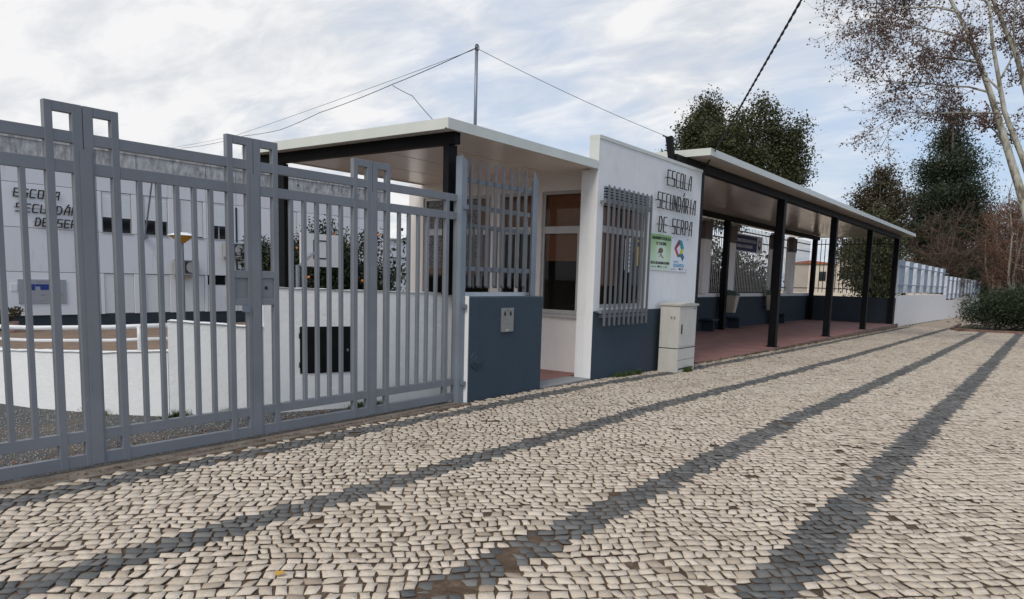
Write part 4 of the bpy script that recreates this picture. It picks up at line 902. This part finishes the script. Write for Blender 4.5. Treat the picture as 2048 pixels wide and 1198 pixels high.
pt_ = thing('potted_plant', 'shrub with yellowish leaves in a terracotta pot by the school wall', 'plant', (8.6, 25, -.42))
G().tube([(8.75, 25, -.43), (8.75, 25, -.12)], [.14, .2], 12).build('pot', 'terracotta', pt_)
G().tube([(8.75, 25, -.2), (8.7, 25, .05), (8.6, 25, .25)], [.03, .02, .01], 5).build('stem', 'bark', pt_)
crown(pt_, [(8.65, 25, .12, .35, .2), (8.9, 25, .18, .2, .15), (8.35, 25, 0.0, .25, .15)], 500, .07, 'leaf2', 91)
an = thing('annex_building', 'low white annex building beyond the end of the school', 'building', (34, 34, 1)); bx(31.5, 40, 33.5, 42, -1, 3.7).build('wall', 'schoolclean', an); bx(31.45, 40, 33.44, 33.499, 2.6, 2.64).build('joint', 'darkgap', an); bx(33.6, 34.5, 33.44, 33.499, 1.55, 1.7).build('window_strip', 'gloss', an); bx(31.4, 40.1, 33.4, 42, 3.701, 3.8).build('parapet', 'parapet', an)

hd = thing('hedge', 'dark hedge standing close behind the shelter back fence', 'hedge', (26, 12, -.4))
crown(hd, [(14.5+i*1.1, 12.2+.3*math.sin(i*2.1), 1.0+.25*math.sin(i*1.3), .95, 2.0+.5*math.sin(i*1.7)) for i in range(23)] + [(14.5+i*1.6, 13.2, 1.2, 1.2, 2.3) for i in range(16)], 80000, .13, 'leaf5', 33, name='foliage', clump=10, shell=.3, aspect=.6)

# ------------------------------------------------------------------ far houses
hs = thing('distant_house', 'distant white house with a red tiled roof seen past the shelter end fence', 'house', (94, 24, -1))
bx(93.5, 101, 20.9, 27, -3, 4.2).build('wall', 'cream', hs); G().prism([(20.7, 4.201), (27.2, 4.201), (24, 4.62)], 0, 93.3, 101.2).build('roof', 'roofred', hs)
bx(93.44, 93.499, 22.2, 23, 2.2, 3.3).build('window', 'gloss', hs)
hs = thing('distant_block', 'distant cream block with a flat roof right of the red roofed house', 'house', (97, 19, -1))
bx(92, 99, 15.5, 20.6, -3, 4.7).build('wall', 'cream', hs); bx(91.94, 91.999, 19.1, 20.3, 2.5, 3.9).build('window', 'gloss', hs); bx(91.9, 99.1, 15.4, 20.7, 4.701, 4.85).build('roof', 'cream', hs)
hs = thing('far_street_house', 'far cream house with red roof between the conifer and the dark cypress', 'house', (120, 11, -1))
bx(118, 128, 8.5, 18, -3, 5.2).build('wall', 'cream', hs); G().prism([(8.2, 5.201), (18.3, 5.201), (13, 7.2)], 0, 117.7, 128.3).build('roof', 'roofred', hs); bx(117.94, 117.999, 10, 11, 2, 3.4).build('window', 'gloss', hs)
tag(bx(60, 60.3, 6.5, 30, -1.5, 1.25).build('garden_wall', 'cream', None), 'low cream garden wall behind the shelter end fence', 'wall')

# ------------------------------------------------------------------ trees and plants
T1 = [(40.55, 17.41, 9.92, 1.09, 1.78), (42.34, 17.31, 11.2, 1.09, 1.44), (39.75, 15.43, 8.81, 1.44, 2.58), (39.8, 17.29, 8.14, 1.15, 1.72), (41.09, 14.87, 10.05, 0.86, 1.29), (41.61, 13.92, 10.72, 0.75, 1.67), (41.44, 14.32, 8.44, 1.29, 2.3), (43.0, 13.49, 9.43, 1.03, 2.3), (43.85, 12.68, 9.5, 0.8, 2.15), (44.26, 12.76, 7.89, 0.98, 2.01), (42.98, 13.43, 6.65, 1.72, 2.3), (42.58, 15.74, 6.42, 2.01, 2.01), (39.68, 16.38, 6.16, 1.72, 1.72)]
t = thing('tall_tree', 'big olive green tree with several rounded tops rising behind the shelter roof', 'tree', (42, 15, -.8))
T1 = [(a, b, c, d*.84, e*.88) for a, b, c, d, e in T1]
limbs(t, (42, 15, -.9), T1, .42, 'bark', 5); crown(t, T1, 84000, .14, 'leaf1', 11, clump=70, shell=.15, aspect=.6, spread=2.3)
T2 = [(67.04, 12.12, 10.1, 1.15, 1.64), (67.2, 13.17, 8.76, 1.31, 1.64), (66.11, 10.93, 8.56, 1.15, 1.64), (66.21, 11.85, 6.22, 2.05, 2.46), (64.13, 13.55, 4.52, 1.23, 1.64), (64.77, 12.07, 2.96, 2.05, 2.05), (65.97, 10.75, 2.21, 1.44, 1.64)]
t = thing('brownish_tree', 'smaller brownish green tree left of the tall conifer', 'tree', (66, 12, -1.2))
limbs(t, (66, 12, -1.4), T2, .3, 'bark', 6); crown(t, T2, 34000, .19, 'leaf2', 12, clump=35, shell=.3, aspect=.6, spread=2.0)
T2b = [(45.5, 8.6, 2.0, 1.0, 1.6), (46.5, 7.6, 2.6, 1.2, 1.6), (46.0, 9.3, 3.2, .9, 1.2), (47, 8.2, 4.0, 1.2, 1.2), (46, 8.0, 1.0, 1.4, 1.0), (47, 9.0, 5.0, 1.0, .9)]
t = thing('courtyard_tree', 'dark leafy tree close behind the shelter end fence', 'tree', (46.3, 8.4, -.7))
limbs(t, (46.3, 8.4, -.9), T2b, .22, 'bark', 16); crown(t, T2b, 16000, .14, 'leaf1', 22, clump=35, shell=.25, aspect=.6, spread=2)
T3 = [(82.59, 9.31, 17.36, 0.86, 1.91), (83.7, 9.46, 15.47, 1.63, 1.91), (80.84, 7.97, 13.09, 1.91, 1.72), (80.67, 10.13, 12.52, 1.91, 1.44), (80.75, 8.52, 10.38, 2.97, 1.91), (78.89, 10.48, 9.35, 1.72, 1.44), (81.72, 7.0, 8.11, 2.39, 2.39), (80.67, 9.22, 6.68, 3.35, 2.39), (79.74, 10.73, 6.18, 1.91, 1.91), (81.86, 8.23, 3.44, 3.35, 2.39)]
t = thing('conifer_tree', 'tall dark conifer with layered branches beyond the board fence', 'tree', (81.5, 8.5, -1.5))
limbs(t, (81.5, 8.5, -1.7), T3, .45, 'bark', 7); crown(t, T3, 95000, .24, 'leaf3', 13, clump=80, shell=.2, aspect=.4, droop=.5, spread=2.4)
T5 = [(89.89, 6.03, 7.22, 0.92, 2.05), (90.5, 5.72, 4.71, 1.33, 2.56), (88.47, 5.49, 2.14, 1.64, 2.05)]
t = thing('cypress_tree', 'dark narrow cypress at the far end of the board fence', 'tree', (90, 5.7, -1.8))
limbs(t, (90, 5.7, -2), T5, .25, 'bark', 8); crown(t, T5, 26000, .26, 'leaf3', 14, clump=30, shell=.3, aspect=.35, droop=.8)
# leafless shrubs and reddish winter trees
def twiggy(t, base, targets, r0, n, seed, mat, ln=1.4, name='trunk', fine=.008):
    rs = random.Random(seed); g = G(); g2 = G(); b = Vector(base); tips = []
    for tx_, ty_, tz_ in targets:
        e = Vector((tx_, ty_, tz_)); m1 = b.lerp(e, .35) + Vector((rs.gauss(0, .15), rs.gauss(0, .15), .2)); m2 = b.lerp(e, .7) + Vector((rs.gauss(0, .2), rs.gauss(0, .2), .1))
        g.tube([b, m1, m2, e], [r0, r0*.75, r0*.5, r0*.15], 6)
        for k in range(n):
            f = rs.uniform(.25, 1); s0 = (b.lerp(m1, f/.35) if f < .35 else (m1.lerp(m2, (f-.35)/.35) if f < .7 else m2.lerp(e, (f-.7)/.3)))
            dv = (e-b).normalized()*rs.uniform(.2, 1) + Vector((rs.gauss(0, .7), rs.gauss(0, .7), rs.gauss(.1, .5))); dv.normalize(); l_ = ln*rs.uniform(.5, 1.2)
            m = s0 + dv*l_*.5 + Vector((0, 0, rs.uniform(-.1, .15))*1) if False else s0 + dv*l_*.5; e1 = s0 + dv*l_ + Vector((rs.gauss(0, .1), rs.gauss(0, .1), rs.gauss(0, .15)))
            g2.tube([s0, m, e1], [r0*.18+fine, r0*.1+fine, fine], 3, cap=False)
            for q in range(4):
                s1 = m.lerp(e1, rs.random()); d2 = (dv + Vector((rs.gauss(0, .8), rs.gauss(0, .8), rs.gauss(0, .6)))).normalized(); e2 = s1 + d2*l_*rs.uniform(.3, .6)
                g2.tube([s1, e2], [fine*.9, fine*.6], 3, cap=False); tips.append(e2)
    g.build(name, mat, t); g2.build('twigs', 'twig' if mat == 'twig' else 'twigred', t, kind='stuff'); return tips
rs0 = random.Random(44)
for i, (bx_, by_, lab) in enumerate(((66.6, 8.0, 'bare brown shrubby tree above the stepped board fence, left one'), (68.5, 6.9, 'bare brown shrubby tree nearer the cypress, right one'))):
    t = thing('bare_tree', lab, 'tree', (bx_, by_, -1.3), 'bare trees behind the board fence')
    twiggy(t, (bx_, by_, -1.4), [(bx_+rs0.uniform(-1.8, 1.8), by_+rs0.uniform(-1.8, 1.8), rs0.uniform(4.0, 7.5)) for k in range(7)], .10, 34, 30+i, 'twig', 1.7, fine=.014)
for i, (bx_, by_, hh) in enumerate(((71.9, 3.9, 8), (72.7, 2.9, 9), (73.4, 2.0, 9.5), (69.5, 2.2, 9), (76, 3.4, 9), (66, 1.2, 9))):
    t = thing('plane_tree', ['pale trunked winter tree at the street end, leftmost of the reddish row', 'winter tree second from the left in the reddish row', 'winter tree in the middle of the reddish row', 'winter tree in front of the reddish row', 'winter tree at the back of the reddish row', 'winter tree rightmost in the reddish row'][i], 'tree', (bx_, by_, -1), 'reddish winter plane trees at the street end')
    ends = [(bx_+rs0.uniform(-1.5, 1.5), by_+rs0.uniform(-1.6, 1.6), hh+rs0.uniform(-2.5, .5)) for k in range(4)]
    twiggy(t, (bx_, by_, -1.1), ends, .13, 30, 50+i, 'plane', 1.7, fine=.012)
    crown(t, [(bx_+rs0.uniform(-.8, .8), by_+rs0.uniform(-.8, .8), z, 1.5, 1.5) for z in (3.0, 4.8, 6.4, 7.8)], 3600, .13, 'leaf4', 60+i, shell=.2, aspect=.5)
# orange tree behind the yard wall
OT = [(14.49, 17.65, 2.55, 0.6, 0.53), (14.47, 18.58, 1.95, 0.83, 0.75), (14.13, 16.56, 1.81, 0.75, 0.75), (15.11, 16.38, 2.43, 0.38, 0.53), (14.99, 15.62, 1.42, 0.45, 0.68), (14.0, 17.28, 1.37, 1.2, 0.6), (14.91, 16.59, 1.4, 0.9, 0.6)]
t = thing('orange_tree', 'dense dark orange tree with fruit behind the basketball board', 'tree', (14.5, 17.2, -.2))
OT = [(a, b, c, d*1.12, e*1.1) for a, b, c, d, e in OT] + [(14.0, 16.9, .9, 1.2, .8), (14.9, 16.6, .9, 1.0, .8), (14.3, 17.2, 2.0, .9, .8)]
limbs(t, (14.5, 17.2, -.25), OT, .12, 'bark', 9); crown(t, OT, 42000, .085, 'leaf5', 15, clump=8, shell=.3, aspect=.55)
OT2 = [(13.28, 18.18, 1.62, 0.5, 0.68), (13.24, 19.21, 2.0, 0.4, 0.6), (13.39, 19.31, 1.31, 0.45, 0.6)]
t2 = thing('orange_tree', 'smaller orange tree left of the tall black post', 'tree', (13.3, 18.8, -.2))
limbs(t2, (13.3, 18.8, -.3), OT2, .08, 'bark', 10); crown(t2, OT2, 14000, .085, 'leaf5', 16, clump=8, shell=.3, aspect=.55)
ico = bmesh.new(); bmesh.ops.create_icosphere(ico, subdivisions=1, radius=.042); mo = bpy.data.meshes.new('orange'); ico.to_mesh(mo); ico.free(); mo.materials.append(M_['orange'])
ro = random.Random(5)
for tt, LL, n in ((t, OT, 22), (t2, OT2, 9)):
    for k in range(n):
        l = ro.choice(LL); a = ro.uniform(PI, 1.7*PI); zz = ro.uniform(-.6, .6)
        inst('orange', mo, tt, (l[0]+l[3]*1.0*math.cos(a), l[1]+l[3]*1.0*math.sin(a), l[2]+l[4]*zz))
# oleander hedge at the end of the pavement
HL = [(41.3, 2.2, .75, 1.15, .75), (41.6, 1.0, .85, 1.5, .85), (41.8, -.4, .9, 1.6, .9), (41.4, 2.6, .4, .9, .5), (42.2, .6, 1.25, 1.3, .55), (42.2, -1.2, 1.2, 1.4, .6), (42.0, 1.8, 1.1, .9, .5), (42, -2.2, .8, 1.3, .8)]
t = thing('oleander_bush', 'big dense dark green oleander bush in its kerbed bed at the right edge', 'bush', (41.8, .6, -.3))
crown(t, HL, 34000, .17, 'leaf6', 17, name='foliage', clump=16, shell=.62, aspect=.22)
rs_ = random.Random(3); g = G()
for k in range(26):
    a_ = Vector((41.8+rs_.uniform(-.7, .7), .4+rs_.uniform(-2.2, 1.8), -.3)); l = rs_.choice(HL); g.tube([a_, Vector(l[:3])+Vector((rs_.uniform(-.6, .6), rs_.uniform(-.6, .6), rs_.uniform(0, .4)))], [.025, .008], 4)
g.build('stem', 'twig', t); g = G()
kb = [(45, 3.9), (39.5, 3.75), (38.9, 3.5), (38.7, 3.1), (38.95, 2.0), (39.3, .5), (39.6, -1.0), (40, -2.6)]
for i in range(len(kb)-1):
    p, q = Vector(kb[i]), Vector(kb[i+1]); n_2 = max(1, int((q-p).length/.9)); dd = (q-p)/n_2; nn = Vector((dd.y, -dd.x)).normalized()*.12
    for k in range(n_2):
        a_ = p+dd*k+dd.normalized()*.006; b_ = p+dd*(k+1)-dd.normalized()*.006; G().prism([a_[:], b_[:], (b_-nn)[:], (a_-nn)[:]], 2, -.45, -.16).build('kerb_stone', 'redkerb', t)
sheet('planting_bed', lin(39.2, 46, 5), [-2.6, -1, 0, 1, 2, 3, 3.6], lambda x, y: -.23, 'earth')

# near plane tree reaching in from the right, with seed balls
t = thing('plane_tree', 'near plane tree with pale trunk and hanging seed balls at the top right', 'tree', (27, -.2, -.2))
B0 = Vector((27.2, -.35, -.25)); rs_ = random.Random(12); g = G(); tw = G(); balls = []
trunks = [[(27.2, -.35, -.25), (27.2, .35, 2.2), (27.15, 1.02, 4.37), (26.83, 2.1, 7.47), (26.6, 2.78, 9.2), (26.1, 3.7, 10.9), (25.6, 4.6, 12.4)],
          [(27.2, -.35, -.25), (27.35, .1, 2.6), (27.25, 1.13, 5.55), (27.03, 1.71, 6.93), (27.0, 2.2, 9.0), (26.9, 2.6, 11.5)],
          [(27.2, -.35, -.25), (27.8, .0, 3.5), (27.6, 1.0, 6.8), (27.38, 1.6, 8.69), (27.11, 2.31, 10.27), (26.9, 3.0, 12.5)]]
rads = [[.20, .15, .125, .085, .06, .035, .015], [.16, .11, .085, .07, .05, .02], [.17, .11, .09, .07, .05, .03]]
def tubec(gg, P, r, n=3): gg.tube(P, r, n, cap=False)
for tr_, rd in zip(trunks, rads): g.tube(tr_, rd, 9)
g.build('trunk', 'plane', t, smooth=True)
def branch(s, d, L, r, lev):
    """curving branch with side shoots; the last twigs carry seed balls"""
    n = 5; P = [s]; dd = d.normalized(); r = max(r, .0055)
    for k in range(n):
        dd = (dd + Vector((rs_.gauss(0, .13), rs_.gauss(0, .13), rs_.gauss(-.02 if lev == 0 else .03, .12)))).normalized(); P.append(P[-1] + dd*L/n)
    tubec(tw if lev > 0 else gb, P, [r*(1-.8*k/n) for k in range(n+1)], 5 if lev == 0 else 3)
    if lev >= 3:
        for q in range(3):
            if rs_.random() < .52:
                p = P[rs_.randint(2, n)]; balls.append(p + Vector((rs_.gauss(0, .03), rs_.gauss(0, .03), -rs_.uniform(.03, .13))))
        return
    m = (10, 9, 6)[lev]
    for k in range(m):
        f = rs_.uniform(.12, 1)*n; i = min(n-1, int(f)); p = P[i].lerp(P[i+1], f-i)
        nd_ = (dd*.75 + Vector((rs_.gauss(0, .55), rs_.gauss(0, .55), rs_.gauss(-.05, .5)))).normalized()
        branch(p, nd_, L*rs_.uniform(.35, .62), r*.42, lev+1)
gb = G()
specs = [((26.9, 1.9, 6.9), (-.35, .75, .05), 3.1), ((26.85, 2.1, 7.5), (-.5, .8, .25), 3.3), ((26.7, 2.5, 8.4), (-.5, .8, .15), 3.3), ((26.65, 2.7, 9.0), (-.4, .8, .35), 3.0), ((26.4, 3.2, 9.9), (-.4, .8, .25), 2.6), ((26.3, 3.5, 10.4), (-.3, .7, .5), 2.6),
         ((27.1, 1.5, 5.9), (.1, .4, .35), 1.5), ((27.0, 1.9, 7.6), (-.1, .3, .6), 2.6), ((27.4, 1.6, 8.6), (-.2, .2, .7), 2.6), ((27.2, 2.1, 9.8), (-.3, .6, .5), 2.6), ((27.3, 1.9, 8.0), (.3, -.3, .6), 2.5), ((26.9, 2.4, 10.8), (-.2, .6, .3), 3.0), ((26.9, 1.0, 7.5), (0, -.5, .5), 2.5)]
for s, d, L in specs: branch(Vector(s), Vector(d), L, .034, 0)
gb.build('limb', 'plane', t); tw.build('twigs', 'twig', t, kind='stuff')
ph = (1+5**.5)/2; ov = np.array([(1,0,0),(-1,0,0),(0,1,0),(0,-1,0),(0,0,1),(0,0,-1)], float); of = np.array([(0,2,4),(2,1,4),(1,3,4),(3,0,4),(2,0,5),(1,2,5),(3,1,5),(0,3,5)])
Bp = np.array([b[:] for b in balls]); rr = np.random.RandomState(2).uniform(.018, .034, len(Bp))
npmesh('seed_balls', (Bp[:, None] + ov[None]*rr[:, None, None]).reshape(-1, 3), (of[None] + (np.arange(len(Bp))*6)[:, None, None]).reshape(-1, 3), ['seed'], parent=t, kind='stuff')
crown(t, [(s[0]+d[0]*2, s[1]+d[1]*2, s[2]+d[2]*2, 1.3, 1.0) for s, d, L in specs[:6]], 260, .07, 'leaf4', 71, name='dry_leaves', shell=.1)
print('balls', len(balls))

# ------------------------------------------------------------------ grass, weeds, litter, gravel
def blades(name, spots, n, h, label, seed, mat='grass'):
    rs = np.random.RandomState(seed); S_ = np.array(spots, float); k = rs.randint(0, len(S_), n)
    c = S_[k]; a = rs.uniform(0, 2*PI, n); r = np.abs(rs.normal(0, .5, n)); x = c[:, 0]+np.cos(a)*r*c[:, 3]; y = c[:, 1]+np.sin(a)*r*c[:, 4]; hh = h*rs.uniform(.3, 1.1, n)*np.exp(-r*.8); th = rs.uniform(0, 2*PI, n); w_ = .003+.003*rs.rand(n)
    z = c[:, 2]; le = rs.normal(0, .5, (n, 2))
    V = np.stack([np.stack([x-np.cos(th)*w_, y-np.sin(th)*w_, z], 1), np.stack([x+np.cos(th)*w_, y+np.sin(th)*w_, z], 1), np.stack([x+le[:, 0]*hh, y+le[:, 1]*hh, z+hh], 1)], 1).reshape(-1, 3)
    return npmesh(name, V, np.arange(3*n).reshape(n, 3), [mat], np.repeat(rs.rand(n), 3), kind='stuff', label=label, cat='grass')
blades('grass_tuft', [(11.0, 5.80, -.03, .35, .05), (11.7, 5.80, -.045, .2, .05), (11.3, 5.78, -.04, .5, .04), (12.85, 5.37, -.06, .13, .05), (12.95, 5.38, -.06, .22, .05), (13.4, 5.6, -.07, .2, .1)], 1800, .13, 'green weeds along the foot of the blue wall and street cabinet', 5)
blades('grass_tuft', [(5.9, 6.58, 0, .3, .07), (6.1, 6.5, 0, .3, .07), (4.6, 7.3, -.02, .3, .06), (4.2, 7.6, -.02, .3, .06), (3.7, 8.4, -.02, .1, .3)], 1500, .10, 'weeds at the foot of the white yard wall behind the gate', 6)
blades('grass_strip', [(x, 5.80, zg(x), .6, .04) for x in np.arange(15, 39, .8)] + [(x, 5.85, zg(x), .8, .05) for x in np.arange(39, 55, 1.2)], 5000, .07, 'thin grass along the shelter edge and boundary wall', 8)
def scatter(name, n, fx, size, mat, seed, label, cat, flat=True, zf=None):
    rs = np.random.RandomState(seed); x, y = fx(rs, n); z = np.array([zf(a, b) for a, b in zip(x, y)]); P = np.stack([x, y, z], 1)
    s = size*rs.uniform(.4, 1.3, n)[:, None]; a = rs.normal(size=(n, 3)); 
    if flat: a[:, 2] *= .25
    a /= np.linalg.norm(a, axis=1)[:, None]; b = np.cross(a, [0, 0, 1]); b /= np.linalg.norm(b, axis=1)[:, None]
    c = np.cross(a, b)
    if flat: V = np.stack([P-a*s, P+b*s*.6+[0, 0, .006], P+a*s, P-b*s*.6], 1).reshape(-1, 3); F = np.arange(4*n).reshape(n, 4)
    else:
        V = np.stack([P-a*s, P+a*s*.8, P+b*s*.7, P-b*s*.7, P+c*s*.7, P-c*s*.6], 1).reshape(-1, 3)
        F = (np.array([(0,2,4),(2,1,4),(1,3,4),(3,0,4),(2,0,5),(1,2,5),(3,1,5),(0,3,5)])[None] + (np.arange(n)*6)[:, None, None]).reshape(-1, 3)
    return npmesh(name, V, F, [mat], kind='stuff', label=label, cat=cat)
scatter('leaf_litter', 2600, lambda r, n: (r.uniform(.5, 7.0, n), 6.25+np.abs(r.normal(0, .16, n))+.25*r.rand(n)), .018, 'leafdry', 1, 'brown dry leaves blown against the inside of the gate', 'leaf litter', zf=lambda x, y: yz(x, y)+.006)
scatter('leaf_litter', 500, lambda r, n: (r.uniform(14, 45, n), 5.80-np.abs(r.normal(0, .12, n))), .03, 'leafdry', 2, 'dry leaves lying along the shelter kerb', 'leaf litter', zf=lambda x, y: zg(x)+.02)
scatter('leaf_litter', 900, lambda r, n: (r.uniform(1.0, 7.0, n), 5.90-np.abs(r.normal(0, .05, n))), .010, 'leafdry', 3, 'crumbs of leaf and bark along the gate threshold', 'leaf litter', zf=lambda x, y: .012)
scatter('gravel', 9000, lambda r, n: (r.uniform(1.0, 6.5, n), 6.1+3.2*r.rand(n)**1.3), .012, 'conc', 4, 'loose grey gravel in the yard behind the gate', 'gravel', flat=False, zf=lambda x, y: yz(x, y)+.003)
o = G().add([(2.235, 3.13, .022), (2.275, 3.10, .030), (2.30, 3.14, .024), (2.26, 3.165, .032)], [(0, 1, 2, 3)]).build('fallen_leaf', 'amber', None); tag(o, 'single small orange leaf lying on the pale cobbles', 'leaf')
G_ = G().prism([(34.5, 2.9), (36.0, 2.55), (36.02, 2.62), (34.52, 2.98)], 2, -.26, -.225); tag(G_.build('fallen_branch', 'twig', None), 'thin brown stick lying on the pavement before the bush', 'branch')
